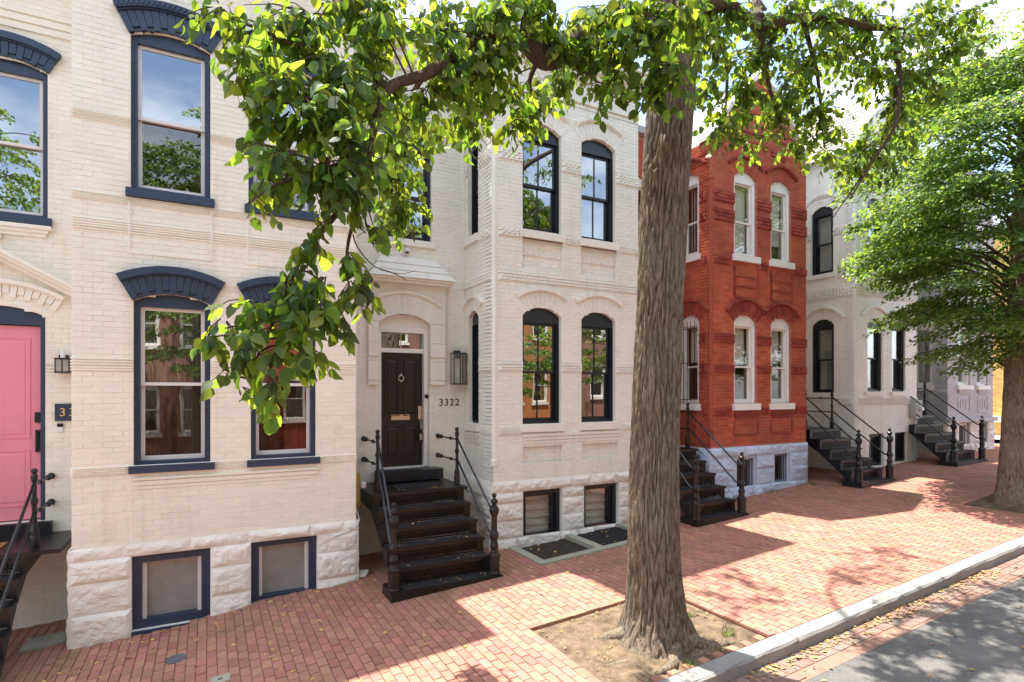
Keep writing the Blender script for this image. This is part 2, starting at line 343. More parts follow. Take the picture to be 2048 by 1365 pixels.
def free(a0, a1, z, ops):
    iv = [(a0, a1)]
    for o in ops:
        s = o.span(z)
        if not s: continue
        nx = []
        for p, q in iv:
            if s[1] <= p or s[0] >= q: nx.append((p, q)); continue
            if s[0] > p: nx.append((p, s[0]))
            if s[1] < q: nx.append((s[1], q))
        iv = nx
    return iv
CH, BL, JT = .0675, .2055, .0045
def lay(F, a0, a1, z0, z1, ops, top=None, ch=CH, bl=BL):
    """running-bond bricks on a wall plane: list of (F, a0, a1, z0, z1, proud)"""
    out = []; k = int(math.ceil(z0 / ch))
    while (k + 1) * ch <= z1 + 1e-6:
        zl = k * ch; zm = zl + ch / 2; off = (k % 2) * bl / 2
        for p, q in free(a0, a1, zm, ops):
            i = math.floor((p - off) / bl)
            while True:
                x0 = max(p, off + i * bl); x1 = min(q, off + (i + 1) * bl); i += 1
                if x0 >= q - 1e-6: break
                if x1 - x0 < .035: continue
                if top and zl + ch > min(top(x0), top(x1)): continue
                out.append((F, x0 + JT / 2, x1 - JT / 2, zl + JT / 2, zl + ch - JT / 2, .0028 + random.random() * .004))
        k += 1
    return out
BRICK_MESH = {}
def place_bricks(root, bricks, m, single=0):
    """joins bricks into one facing; the `single` nearest whole ones that the view shows become bricks of their own"""
    chosen = set()
    if single:
        c = []
        for i, b in enumerate(bricks):
            if b[2] - b[1] < BL - JT - .002: continue
            p = b[0].p((b[1] + b[2]) / 2, (b[3] + b[4]) / 2); px = cam_px(p)
            if not (6 < px[0] < 2040 and 6 < px[1] < 1360): continue
            e = cam_px(b[0].p(b[1], b[3]))[0] - cam_px(b[0].p(b[2], b[3]))[0]
            c.append((-abs(e) * abs(b[4] - b[3]) / cam_depth(p), i))
        c.sort(); chosen = {i for _, i in c[:single]}
    mb = MB()
    for i, b in enumerate(bricks):
        F = b[0]
        if i in chosen:
            N = tuple(round(v) for v in F.N); key = (N, m)
            if key not in BRICK_MESH:
                G = Frame((0, 0, 0), F.A, F.N); t = MB().frustum(G, -(BL - JT) / 2, (BL - JT) / 2, -(CH - JT) / 2, (CH - JT) / 2, -.004, .0065, .0035)
                me = bpy.data.meshes.new('brick'); me.from_pydata(t.v, [], t.f); me.materials.append(M[m]); BRICK_MESH[key] = me
            o = bpy.data.objects.new('brick', BRICK_MESH[key]); COL.objects.link(o)
            o.location = F.p((b[1] + b[2]) / 2, (b[3] + b[4]) / 2, b[5] - .0065)
            o.parent = root; o.matrix_parent_inverse = ROOTINV[root.name]
        else: mb.frustum(F, b[1], b[2], b[3], b[4], -.002, b[5], .0035)
    mb.build('brick_facing', m, root, kind='stuff')
def stone_mesh(F, a0, a1, z0, z1, bulge, seed, chamf=.012, zlow=None):
    """one rock-faced block; zlow(a) can tilt its foot along the slope"""
    nx = max(6, min(26, int((a1 - a0) / .026))); nz = max(6, min(16, int((z1 - z0) / .024)))
    rs_ = random.Random(seed); mb = MB(); vs = []; fs = []
    facets = [(rs_.uniform(.5, 1.25), rs_.uniform(-1.3, 1.3), rs_.uniform(-1.3, 1.3), rs_.random(), rs_.random()) for _ in range(7)]
    for j in range(nz + 1):
        for i in range(nx + 1):
            u = i / nx; v = j / nz; a = a0 + (a1 - a0) * u
            zl = z0 if zlow is None else zlow(a)
            z = zl + (z1 - zl) * v
            e = min(u * (a1 - a0), (1 - u) * (a1 - a0), v * (z1 - z0), (1 - v) * (z1 - z0)); e = min(1, e / .06) ** .8
            P = F.p(a, z); q = Vector((P[0] * 4.2 + seed, P[1] * 4.2, P[2] * 5.5))
            fc = min(h + gx_ * (u - cu) * (a1 - a0) * 1.7 + gz_ * (v - cv_) * (z1 - z0) * 2.6 for h, gx_, gz_, cu, cv_ in facets)
            d = .02 + e * bulge * (.1 + max(.05, fc) * 1.05 + abs(noise.noise(q * 1.7)) * .55 + noise.noise(q * 5) * .16 + noise.noise(q * 11) * .09)
            ja = (random.random() - .5) * .012 * e; jz = (random.random() - .5) * .012 * e
            vs.append(F.p(a + ja, z + jz, d))
    W_ = nx + 1
    for j in range(nz):
        for i in range(nx):
            p = j * W_ + i
            if (i + j + seed) % 2: fs += [(p, p + 1, p + W_ + 1), (p, p + W_ + 1, p + W_)]
            else: fs += [(p, p + 1, p + W_), (p + 1, p + W_ + 1, p + W_)]
    o = len(vs); rim = [i for i in range(W_)] + [W_ * j + nx for j in range(1, nz + 1)] + [W_ * nz + i for i in range(nx - 1, -1, -1)] + [W_ * j for j in range(nz - 1, 0, -1)]
    for k in rim:
        p = Vector(vs[k]); vs.append(tuple(p - F.N * ((p - F.O).dot(F.N) + .02)))
    for k in range(len(rim)):
        k2 = (k + 1) % len(rim); fs.append((rim[k2], rim[k], o + k, o + k2))
    mb.add(vs, fs); mb.rim = len(rim); return mb
def stones(root, F, a0, a1, rows, ops, m, bulge=.06, lens=(.32, .66), zlow=None):
    """rock-faced courses: rows = z levels from the ground up"""
    for k, (z0, z1) in enumerate(zip(rows, rows[1:])):
        for p, q in free(a0, a1, (z0 + z1) / 2, ops):
            x = p
            while x < q - .02:
                L = random.uniform(*lens); x1 = x + L
                if q - x1 < .2: x1 = q
                sd = random.randint(0, 900)
                sm = stone_mesh(F, x + .0004, x1 - .0004, z0 + .0004, z1 - .0004, bulge, sd, zlow=(zlow if k == 0 else None)); so2 = sm.build('stone', m, root)
                np_ = len(so2.data.polygons); so2.data.polygons.foreach_set('use_smooth', [False] * np_)
                x = x1
def arc_strip(mb, F, op, t0, t1, d0, d1, n=14, ext=0.0):
    """band following the arch of op, between radial offsets t0 and t1"""
    h = (op.a1 - op.a0) / 2; R = (h * h + op.rise ** 2) / (2 * op.rise); ac = (op.a0 + op.a1) / 2; zc = op.zs + op.rise - R
    A = math.asin(min(1, h / R)) + ext
    for i in range(n):
        b0 = -A + 2 * A * i / n; b1 = -A + 2 * A * (i + 1) / n
        f = lambda b, r: (ac + r * math.sin(b), zc + r * math.cos(b))
        mb.prism(F, [f(b0, R + t0), f(b1, R + t0), f(b1, R + t1), f(b0, R + t1)], d0, d1)
def hood(root, F, op, thick, m, proud=.045, n=13, mould=.09, dent=True, ext=0.02, mould_m=None, rope=False, mext=None):
    """arch hood: separate voussoirs, a row of dentils under them, a moulding above"""
    h = (op.a1 - op.a0) / 2; R = (h * h + op.rise ** 2) / (2 * op.rise); ac = (op.a0 + op.a1) / 2; zc = op.zs + op.rise - R
    A = math.asin(min(1, h / R)) + ext
    f = lambda b, r: (ac + r * math.sin(b), zc + r * math.cos(b))
    me_ = ext if mext is None else mext; mb = MB(); arc_strip(mb, F, op, thick - mould, thick, -.02, proud + .05, 16, me_)
    arc_strip(mb, F, op, thick - mould - .02, thick - mould, -.02, proud + .022, 16, me_)
    if rope:
        k = 22
        for i in range(k):
            A2 = A - ext + me_; b = -A2 + 2 * A2 * (i + .5) / k; c = f(b, R + thick - mould / 2); P = Vector(F.p(c[0], c[1], proud + .05))
            tang = F.A * math.cos(b + .6) + Vector((0, 0, -math.sin(b + .6))); nor = F.A * math.sin(b + .6) + Vector((0, 0, math.cos(b + .6)))
            mb.obox(P, tang * .012, F.N * .014, nor * mould * .36)
    hd = mb.build('arch_hood', mould_m or m, root)
    gap = .05 * 2 * A / n
    for i in range(n):
        b0 = -A + 2 * A * i / n + gap; b1 = -A + 2 * A * (i + 1) / n - gap
        v = MB(); pr = proud + random.uniform(-.003, .003)
        lo = .05 if (dent and i % 2) else .0
        v.prism(F, [f(b0, R + lo), f(b1, R + lo), f(b1, R + thick - mould - .02), f(b0, R + thick - mould - .02)], -.02, pr)
        if lo: v.prism(F, [f(b0, R), f(b1, R), f(b1, R + lo - .004), f(b0, R + lo - .004)], -.02, pr - .022)
        v.build('voussoir', m, hd)
    return hd
def strips(root, F, a0, a1, z0, z1, ops, m, n=5, proud=.018):
    h = (z1 - z0) / n
    for p, q in free(a0, a1, (z0 + z1) / 2, ops):
        if q - p < .02: continue
        mb = MB()
        for k in range(n): mb.frustum(F, p, q, z0 + k * h, z0 + (k + .78) * h, -.003, proud, .005)
        mb.build('moulded_band', m, root)
def twist_band(root, F, a0, a1, z0, z1, ops, m, rows=3, ang=25, proud=.022, bw=.085):
    """rows of brick ends turned askew so that their corners stand out"""
    h = (z1 - z0) / rows; s = math.radians(ang)
    for p, q in free(a0, a1, (z0 + z1) / 2, ops):
        if q - p < .03: continue
        mb = MB()
        for k in range(rows):
            zc = z0 + (k + .5) * h; n = max(1, int((q - p) / bw)); wd = (q - p) / n
            for i in range(n):
                c = Vector(F.p(p + (i + .5 + .35 * (k % 2) * (1 if i < n - 1 else 0)) * wd, zc, .004))
                ax = (F.A * math.cos(s) + F.N * math.sin(s)); ay = (F.N * math.cos(s) - F.A * math.sin(s))
                mb.obox(c, ax * wd * .47, ay * proud, Vector((0, 0, 1)) * h * .40)
        mb.frustum(F, p, q, z1 - .002, z1 + .016, -.003, proud * .8, .003)
        mb.frustum(F, p, q, z0 - .016, z0 + .002, -.003, proud * .8, .003)
        mb.build('brick_band', m, root)

# ------------------------------------------------------------------ windows
def window(root, F, op, case, sash, cw=.06, muntin=0, rail=.5, sill=None, pane='glass', fill=None, deep=.0, sw=.045, hb=.07, pane2=None):
    a0, a1, z0, zs = op.a0, op.a1, op.z0, op.zs; g = .004
    mb = MB()
    mb.fbox(F, a0 + g, a0 + cw, z0 + g, zs - hb, -.20 - deep, -.05 - deep); mb.fbox(F, a1 - cw, a1 - g, z0 + g, zs - hb, -.20 - deep, -.05 - deep)
    mb.fbox(F, a0 + cw, a1 - cw, z0 + g, z0 + .05, -.20 - deep, -.06 - deep)
    arc = op.arc(10) if op.rise > 0 else [(a0, zs), (a1, zs)]
    arc = [(min(max(a, a0 + g), a1 - g), z - g) for a, z in arc]
    mb.prism(F, [(a0 + g, zs - hb), (a1 - g, zs - hb)] + arc[::-1], -.20 - deep, -.05 - deep)
    mb.fbox(F, a0 + g + .012, a0 + cw * .5, z0 + .05, zs - hb, -.05 - deep, -.035 - deep); mb.fbox(F, a1 - cw * .5, a1 - g - .012, z0 + .05, zs - hb, -.05 - deep, -.035 - deep)
    wn = mb.build('window', case, root)
    i0, i1, b0, b1 = a0 + cw, a1 - cw, z0 + .05, zs - hb; zm = b0 + (b1 - b0) * rail
    for k, (lo, hi, d) in enumerate(((zm - .02, b1, -.10), (b0, zm + .02, -.14))):
        d -= deep; s = MB(); t = .035
        s.fbox(F, i0 + .001, i0 + sw, lo, hi, d - t, d); s.fbox(F, i1 - sw, i1 - .001, lo, hi, d - t, d)
        s.fbox(F, i0 + sw, i1 - sw, hi - sw * .9, hi, d - t, d); s.fbox(F, i0 + sw, i1 - sw, lo, lo + sw * (1.25 if k else .9), d - t, d)
        for j in range(muntin):
            c = i0 + (i1 - i0) * (j + 1) / (muntin + 1); s.fbox(F, c - .010, c + .010, lo + sw, hi - sw * .9, d - t + .006, d - .003)
        so_ = s.build('sash', sash, wn)
        MB().fbox(F, i0 + sw * .6, i1 - sw * .6, lo + sw * .6, hi - sw * .6, d - .020, d - .015).build('pane', (pane2 or pane) if k else pane, wn)
    if sill:
        ov, h, pr, m = sill
        MB().fbox(F, a0 - ov, a1 + ov, z0 - h, z0 - .001, -.21 - deep, pr).build('sill', m, wn)
    if fill: fill(wn, F, i0 + .01, i1 - .01, b0, b1, -.26 - deep)
    return wn
def vertical_blind(low=0.0):
    def f(wn, F, a0, a1, z0, z1, d):
        n = int((a1 - a0) / .075)
        for i in range(n):
            c = Vector(F.p(a0 + (i + .5) * (a1 - a0) / n, (z0 + low + z1) / 2, d)); ax = (F.A * .8 + F.N * .5).normalized()
            MB().obox(c, ax * .042, ax.cross(Vector((0, 0, 1))) * .0012, Vector((0, 0, (z1 - z0 - low) / 2))).build('blind_slat', 'shade', wn)
    return f
def roller(frac):
    def f(wn, F, a0, a1, z0, z1, d): MB().fbox(F, a0, a1, z1 - (z1 - z0) * frac, z1, d, d + .004).build('roller_shade', 'shade', wn)
    return f
def curtain(m, part=1.0):
    def f(wn, F, a0, a1, z0, z1, d):
        for s in ((a0, a0 + (a1 - a0) * .5 * part), (a1 - (a1 - a0) * .5 * part, a1)):
            mb = MB(); n = 18; vs = []
            for i in range(n + 1):
                a = s[0] + (s[1] - s[0]) * i / n; dd = d + .022 * math.sin(i * 1.9)
                vs += [F.p(a, z0, dd), F.p(a, z1, dd)]
            mb.add(vs, [(2 * i, 2 * i + 2, 2 * i + 3, 2 * i + 1) for i in range(n)]); mb.build('curtain', m, wn, smooth=True)
    return f
def basement_window(root, F, op, case, bars=0, inner=None, pane='glass', cw=.06, sill_m=None, slats=0, deep=0):
    g = .004; a0, a1, z0, z1 = op.a0 + g, op.a1 - g, op.z0 + g, op.zs - g
    mb = MB(); d0, d1 = -.22 - deep, -.06 - deep
    mb.fbox(F, a0, a0 + cw, z0, z1, d0, d1); mb.fbox(F, a1 - cw, a1, z0, z1, d0, d1); mb.fbox(F, a0 + cw, a1 - cw, z1 - cw, z1, d0, d1); mb.fbox(F, a0 + cw, a1 - cw, z0, z0 + cw, d0, d1)
    wn = mb.build('basement_window', case, root)
    i0, i1, b0, b1 = a0 + cw, a1 - cw, z0 + cw, z1 - cw; t = .045
    if inner == 'side':
        for q in (i0, i1 - t): MB().fbox(F, q, q + t, b0, b1, d0 + .02, d1 - .05).build('casing_strip', 'white_trim', wn)
    s = MB(); s.fbox(F, i0, i0 + t, b0, b1, d0 + .02, d1 - .05); s.fbox(F, i1 - t, i1, b0, b1, d0 + .02, d1 - .05)
    if inner != 'side': s.fbox(F, i0 + t, i1 - t, b1 - t, b1, d0 + .02, d1 - .05); s.fbox(F, i0 + t, i1 - t, b0, b0 + t, d0 + .02, d1 - .05)
    if inner != 'side': s.build('sash', case, wn)
    MB().fbox(F, i0 + t * .5, i1 - t * .5, b0 + .002, b1 - .002, d0 + .04, d0 + .046).build('pane', pane, wn)
    if slats: MB().fbox(F, i0, i1, b0, b1, d0 - .12, d0 - .10).build('lightening_board', 'shade', wn)  # pale board added behind the slats to lighten the window
    for i in range(slats):
        zz = b0 + (b1 - b0) * (i + .7) / slats
        c = Vector(F.p((i0 + i1) / 2, zz, d0 - .05)); MB().obox(c, F.A * (i1 - i0) * .48, F.N * .03, Vector((0, 0, .004))).build('blind_slat', 'shade', wn)
    for i in range(bars):
        a = i0 + (i1 - i0) * (i + .5) / bars; MB().tube([F.p(a, b0 - .02, d1 - .02), F.p(a, b1 + .02, d1 - .02)], .009, 6).build('bar', 'black_iron', wn)
    if sill_m: MB().fbox(F, op.a0 - .0, op.a1 + .0, op.z0 - .17, op.z0 - .001, d0, .035).build('sill', sill_m, wn)
    return wn

# ------------------------------------------------------------------ ground
def sheet(name, m, x0, x1, y0, y1, dz, step=1.0, kind='structure', parent=None):
    mb = MB(); n = max(1, int((x1 - x0) / step)); vs = []
    for i in range(n + 1):
        x = x0 + (x1 - x0) * i / n; vs += [(x, y0, gz(x) + dz), (x, y1, gz(x) + dz)]
    mb.add(vs, [(2 * i, 2 * i + 2, 2 * i + 3, 2 * i + 1) for i in range(n)])
    return mb.build(name, m, parent, kind=kind if parent is None else None)
ROAD_Z = -.135
big = MB(); big.add([(-400, -400, -6), (400, -400, -6), (400, 400, -6), (-400, 400, -6)], [(0, 1, 2, 3)]); big.build('ground', 'asphalt', kind='structure')
sheet('road', 'asphalt', -30, 60, -4.0, 3.52, ROAD_Z - .004)
sheet('cross_street', 'asphalt', 23.6, 60, 3.6, 40, ROAD_Z - .008)
gut = sheet('gutter', 'joint', -14, 23.5, 3.40, 3.79, ROAD_Z - .001)
PIT = (3.24, 5.25, 3.96, 5.60)
PIT2 = (12.6, 14.1, 3.96, 5.4)
WELL = (4.46, 6.92, 7.36, 8.5)
BAYS = ((-1.44, 1.94), (4.22, 7.36), (9.33, 12.5), (14.5, 17.35), (19.03, 21.8))
bed = MB(); gx = sorted({-8 + i * .7 for i in range(45)} | {23.4, -.3, .6, 16, 23} | {v for q in (PIT, PIT2, WELL) for v in q[:2]}); gy = sorted({3.96, 9.75} | {v for q in (PIT, PIT2, WELL) for v in q[2:]})
for x0, x1 in zip(gx, gx[1:]):
    for y0, y1 in zip(gy, gy[1:]):
        if any(q[0] < (x0 + x1) / 2 < q[1] and q[2] < (y0 + y1) / 2 < q[3] for q in (PIT, PIT2, WELL)): continue
        bed.add([(x0, y0, gz(x0) - .012), (x1, y0, gz(x1) - .012), (x1, y1, gz(x1) - .012), (x0, y1, gz(x0) - .012)], [(0, 1, 2, 3)])
walk = bed.build('sidewalk', 'joint', kind='structure')
def blocked(x, y):
    for q in (PIT, PIT2, WELL):
        if q[0] < x < q[1] and q[2] < y < q[3]: return True
    if y > 8.47:
        for a, b in BAYS:
            if a - .03 < x < b + .03: return True
    return False
def paver(mb, x0, x1, y0, y1, h, dz=0.0, tilt=True):
    c = .004; z = lambda x: gz(x) + dz
    t = [(random.random() - .5) * .005 for _ in range(2)] if tilt else [0, 0]; b = (random.random() - .5) * .004
    f = lambda x, y, s: (x, y, z(x) + b + s + t[0] * ((x > (x0 + x1) / 2) - .5) + t[1] * ((y > (y0 + y1) / 2) - .5))
    mb.add([f(x0, y0, -h), f(x1, y0, -h), f(x1, y1, -h), f(x0, y1, -h), f(x0 + c, y0 + c, 0), f(x1 - c, y0 + c, 0), f(x1 - c, y1 - c, 0), f(x0 + c, y1 - c, 0)],
           [(4, 5, 6, 7), (0, 1, 5, 4), (1, 2, 6, 5), (2, 3, 7, 6), (3, 0, 4, 7)])
pv = []
PWX, PLY = .102, .203
i = 0; x = -4.6
while x < 22.9:
    y = 3.975 + (i % 2) * PLY / 2
    if i % 2: pv.append((x, x + PWX, 3.975, 3.975 + PLY / 2))
    while y < 9.68:
        y1 = min(y + PLY, 9.69)
        if not blocked(x + PWX / 2, (y + y1) / 2) and y1 - y > .05: pv.append((x, x + PWX, y, y1))
        y += PLY
    x += PWX; i += 1
def pscore(b):
    p = ((b[0] + b[1]) / 2, (b[2] + b[3]) / 2, gz(b[0])); px = cam_px(p)
    if cam_depth(p) < 1 or not (0 < px[0] < 2048 and 700 < px[1] < 1365): return 0
    return 1 / cam_depth(p) ** 3
order = sorted(range(len(pv)), key=lambda i: -pscore(pv[i])); single = {i for i in order[:300] if pv[i][3] - pv[i][2] > PLY - .01}
rest = MB(); PM = []
for k in range(6):
    t = MB(); c = .004; hx, hy = PWX / 2 - .0015, PLY / 2 - .0015; a = [(random.random() - .5) * .004 for _ in range(4)]
    g = .061
    t.add([(-hx, -hy, -.03 - g * hx), (hx, -hy, -.03 + g * hx), (hx, hy, -.03 + g * hx), (-hx, hy, -.03 - g * hx)] +
          [(-hx + c, -hy + c, a[0] - g * hx), (hx - c, -hy + c, a[1] + g * hx), (hx - c, hy - c, a[2] + g * hx), (-hx + c, hy - c, a[3] - g * hx)],
          [(4, 5, 6, 7), (0, 1, 5, 4), (1, 2, 6, 5), (2, 3, 7, 6), (3, 0, 4, 7)])
    me = bpy.data.meshes.new('brick'); me.from_pydata(t.v, [], t.f); me.materials.append(M['paver']); PM.append(me)
for i, b in enumerate(pv):
    if i in single:
        o = bpy.data.objects.new('brick', random.choice(PM)); COL.objects.link(o); o.parent = walk
        o.location = ((b[0] + b[1]) / 2, (b[2] + b[3]) / 2, gz((b[0] + b[1]) / 2) + (random.random() - .5) * .003)
        o.rotation_euler = (0, 0, (random.random() - .5) * .012)
    else: paver(rest, b[0] + .0015, b[1] - .0015, b[2] + .0015, b[3] - .0015, .03)
rest.build('brick_paving', 'paver', walk, kind='stuff')
gb = MB()
for r in range(3):
    x = -13.0 + (r % 2) * .1; y0 = 3.425 + r * .121
    while x < 23:
        if r == 0 and noise.noise(Vector((x * .6, 4, 1))) > -.05: x += .203; continue
        paver(gb, x + .003, x + .197, y0 + .003, y0 + .117, .03, ROAD_Z + .006); x += .203
gb.build('brick_paving', 'gutter_brick', gut, kind='stuff')
EDGE = []
def edging(x0, x1, y0, y1, along):
    p = x0 if along == 'x' else y0; e = x1 if along == 'x' else y1
    while p < e - .05:
        q = min(p + PLY, e); b = MB(); dz = random.uniform(.003, .009)
        if along == 'x': paver(b, p + .002, q - .002, y0, y1, .07, dz)
        else: paver(b, x0, x1, p + .002, q - .002, .07, dz)
        b.build('brick', 'paver', walk); p = q
for Q in (PIT, PIT2):
    edging(Q[0] - .10, Q[0], 3.98, Q[3] + .10, 'y'); edging(Q[1], Q[1] + .10, 3.98, Q[3] + .10, 'y'); edging(Q[0], Q[1], Q[3], Q[3] + .10, 'x')
kb = thing('kerb', 'pale granite kerb edging the brick sidewalk', None, (5, 3.88, 0), kind='structure')
KJ = [-14, -11.5, -9.2, -7.1, -4.9, -2.8, -.7, 1.4, 3.5, 5.45, 7.45, 9.53, 11.5, 13.6, 15.7, 17.8, 19.9, 22.0, 23.4]
for a, b in zip(KJ, KJ[1:]):
    mb = MB(); n = 10; vs = []
    for i in range(n + 1):
        x = a + .006 + (b - a - .012) * i / n; z = gz(x); j = lambda s: (random.random() - .5) * s
        vs += [(x, 3.785 + j(.004), z - .25), (x, 3.785 + j(.012), z - .028 + j(.012)), (x, 3.803 + j(.014), z - .002 + j(.004)), (x, 3.965 + j(.004), z + .004 + j(.003)), (x, 3.972, z - .25)]
    fs = []
    for i in range(n):
        for k in range(4): fs.append((5 * i + k, 5 * i + 5 + k, 5 * i + 6 + k, 5 * i + 1 + k))
    fs += [(0, 1, 2, 3, 4), tuple(5 * n + k for k in (4, 3, 2, 1, 0))]
    mb.add(vs, fs); mb.build('kerb_stone', 'granite', kb)
# opposite side of the street
sheet('far_sidewalk', 'paver', -30, 40, -8.6, -4.0, 0.0)
def soil(name, q, seed, mound):
    mb = MB(); nx, ny = 80, 66; vs = []
    for j in range(ny + 1):
        for i in range(nx + 1):
            x = q[0] + (q[1] - q[0]) * i / nx; y = q[2] + .012 + (q[3] - q[2] - .012) * j / ny
            e = min(i, nx - i, j, ny - j) / 8; e = min(1, e)
            P = Vector((x * 2.2 + seed, y * 2.2, 0))
            vs.append((x, y, gz(x) - .035 + e * (.012 + mound * (.5 + noise.noise(P)) + .024 * noise.noise(P * 3.1) + .016 * noise.noise(P * 8) + .008 * noise.noise(P * 19))))
    mb.add(vs, [(j * (nx + 1) + i, j * (nx + 1) + i + 1, (j + 1) * (nx + 1) + i + 1, (j + 1) * (nx + 1) + i) for j in range(ny) for i in range(nx)])
    return mb.build(name, 'soil', smooth=True, kind='structure')
soil('tree_pit_soil', PIT, 3, .06); soil('tree_pit_soil', PIT2, 9, .14)

# ------------------------------------------------------------------ houses
YF, YB = 8.5, 9.7
ZG = lambda x: gz(x) - .12
def core(root, x0, x1, ztop, floors, xl=None):
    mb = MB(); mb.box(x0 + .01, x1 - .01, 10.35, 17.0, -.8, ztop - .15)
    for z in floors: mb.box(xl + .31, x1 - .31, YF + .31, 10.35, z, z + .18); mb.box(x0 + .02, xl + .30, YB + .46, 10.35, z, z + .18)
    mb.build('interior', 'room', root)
def flat_cornice(root, xb0, xl, xr, z, m, tiers, cap='coping', lf=1.0):
    mb = MB()
    for z0, z1, o in tiers:
        mb.box(xl - o * lf, xr + o, YF - o, YB + .3, z + z0, z + z1); mb.box(xb0, xl - o * lf, YB - o, YB + .3, z + z0, z + z1)
    c = mb.build('cornice', m, root)
    o = tiers[-1][2] + .01; mb = MB(); z1 = z + tiers[-1][1]
    mb.box(xl - o * lf, xr + o, YF - o, YB + .3, z1 + .002, z1 + .035); mb.box(xb0, xl - o * lf, YB - o, YB + .3, z1 + .002, z1 + .035)
    mb.box(xb0, xr, YB + .3, 17, z1 - .3, z1 + .02)
    mb.build('roof', cap, root)
def colonnette(root, x, y, z0, z1, m, spire=False):
    mb = MB(); r = .05; x += .018; y += .018
    mb.lathe([(r, z0), (r, z1)], (x, y, 0), 10)
    if spire: mb.lathe([(r * 1.35, z1), (r * 1.35, z1 + .05), (r, z1 + .07), (r * 1.1, z1 + .16), (.012, z1 + .42)], (x, y, 0), 8)
    else: mb.lathe([(r, z1 - .04), (r * 1.5, z1), (r * 1.5, z1 + .04), (r * 1.05, z1 + .07), (r * 1.05, z1 + .16), (.02, z1 + .2)], (x, y, 0), 10)
    mb.lathe([(r * 1.35, z0 - .05), (r * 1.35, z0 + .04), (r, z0 + .07)], (x, y, 0), 10)
    mb.build('corner_shaft', m, root, smooth=False)

# ---- cream house with navy trim and pink door
H1 = thing('row_house', 'cream painted brick row house with navy window trim and pink door', 'house', (0.2, 9.2, 0), 'row houses along the brick sidewalk')
FA, FAB, FAS = front(YF), front(YB), leftside(-1.44, YB)
wl, wu = [(-.82, .03), (.52, 1.37)], [(-.85, .03), (.49, 1.35)]
opl = [Op(a, b, 1.985, 4.07, .10) for a, b in wl]; opu = [Op(a, b, 5.465, 7.41, .10) for a, b in wu]
opb = [Op(-.84, .03, -.095, .845), Op(.52, 1.386, -.03, .87)]
pan = [Op(a, b, 4.68, 5.30) for a, b in wu]
ops = opl + opu + opb + pan
door1 = Op(-2.90, -1.93, 1.18, 3.93, .12); up1 = Op(-2.78, -1.905, 5.25, 7.22, .10)
mb = MB()
wall_fill(mb, FA, -1.44, 1.94, lambda a: ZG(a), 9.0, opl + opu + opb, -.30, 0 - .0)
wall_fill(mb, FAB, -6.0, -1.14, lambda a: ZG(a), 9.0, [door1, up1], -.30, 0)
mb.fbox(FAS, 0, 1.2 - .001, ZG(-1.44), 9.0, -.30, 0); mb.fbox(rightside(1.94, YF), .001, 1.2, ZG(1.9), 9.0, -.30, 0)
mb.build('wall', 'cream', H1)
for o in pan:   # sunk panels: the surround stands proud of them
    t = MB()
    t.fbox(FA, o.a0 - .03, o.a0, o.z0 - .03, o.z1 if hasattr(o, 'z1') else o.zs, -.002, .014); t.fbox(FA, o.a1, o.a1 + .03, o.z0 - .03, o.zs, -.002, .014); t.fbox(FA, o.a0, o.a1, o.z0 - .03, o.z0, -.002, .014)
    t.build('panel_surround', 'cream', H1)
B = lay(FA, -1.44, 1.94, 1.01, 9.0, opl + opu) + lay(FAB, -3.6, -1.44, ZG(-2), 9.0, [door1, up1]) + lay(FAS, 0, 1.2, .2, 9.0, []) + lay(rightside(1.94, YF), 0, 1.2, .2, 9, [])
place_bricks(H1, B, 'cream', 300)
for z0, z1 in ((6.235, 6.345), (5.255, 5.36), (4.895, 5.05), (3.17, 3.345), (1.885, 1.995)):
    strips(H1, FA, -1.44, 1.94, z0, z1, opl + opu, 'cream'); strips(H1, FAS, 0, 1.2, z0, z1, [], 'cream'); strips(H1, rightside(1.94, YF), 0, 1.2, z0, z1, [], 'cream')
t = MB()
for k, (z0, z1) in enumerate(((1.80, 1.835), (1.735, 1.79), (1.685, 1.725))): t.fbox(FA, -.84 + .03 * k, 1.42 - .03 * k, z0, z1, -.002, .034 - .011 * k)
t.build('corbel_courses', 'cream', H1)
for o in opl: hood(H1, FA, o, .345, 'navy'); window(H1, FA, o, 'navy', 'sash_white', .065, 0, .5, (.05, .095, .06, 'navy'), fill=curtain('brown_drape', .9), pane2='glass_dim')
for o in opu: hood(H1, FA, o, .36, 'navy', rope=True); window(H1, FA, o, 'navy', 'sash_white', .065, 0, .49, (.05, .105, .06, 'navy'), pane2='glass_dim')
for o in opb: basement_window(H1, FA, o, 'navy', inner='side', pane='frost', cw=.10, sill_m='navy')
stones(H1, FA, -1.46, 1.96, [-.25, .20, .58, .855, 1.01], [Op(o.a0, o.a1, -1, o.zs) for o in opb], 'cream_stone', .04, (.34, .95), zlow=lambda a: gz(a) - .1)
stones(H1, rightside(1.955, YF - .02), 0, 1.2, [0, .35, .7, 1.01], [], 'cream_stone', .03)
stones(H1, leftside(-1.455, YB), 0, 1.22, [-.2, .2, .5, .8, 1.01], [], 'cream_stone', .03)
hood(H1, FAB, up1, .30, 'navy'); window(H1, FAB, up1, 'navy', 'sash_white', .06, 0, .5, (.05, .10, .06, 'navy'))
t = MB()
for k in range(3): t.fbox(FAB, -2.83 + .03 * k, -1.86 - .03 * k, 5.14 - .05 * k - .05, 5.14 - .05 * k, -.002, .07 - .02 * k)
t.build('corbel_courses', 'cream', H1)
strips(H1, FAB, -3.6, -1.44, 3.14, 3.32, [door1], 'cream', 4); strips(H1, FAB, -3.6, -1.44, 7.72, 8.05, [], 'cream', 3, .03)
hood(H1, FAB, Op(-2.99, -1.84, 1.2, 4.02, .15), .22, 'cream', proud=.03, mould=.05, n=17)
t = MB()   # pediment over the pink door
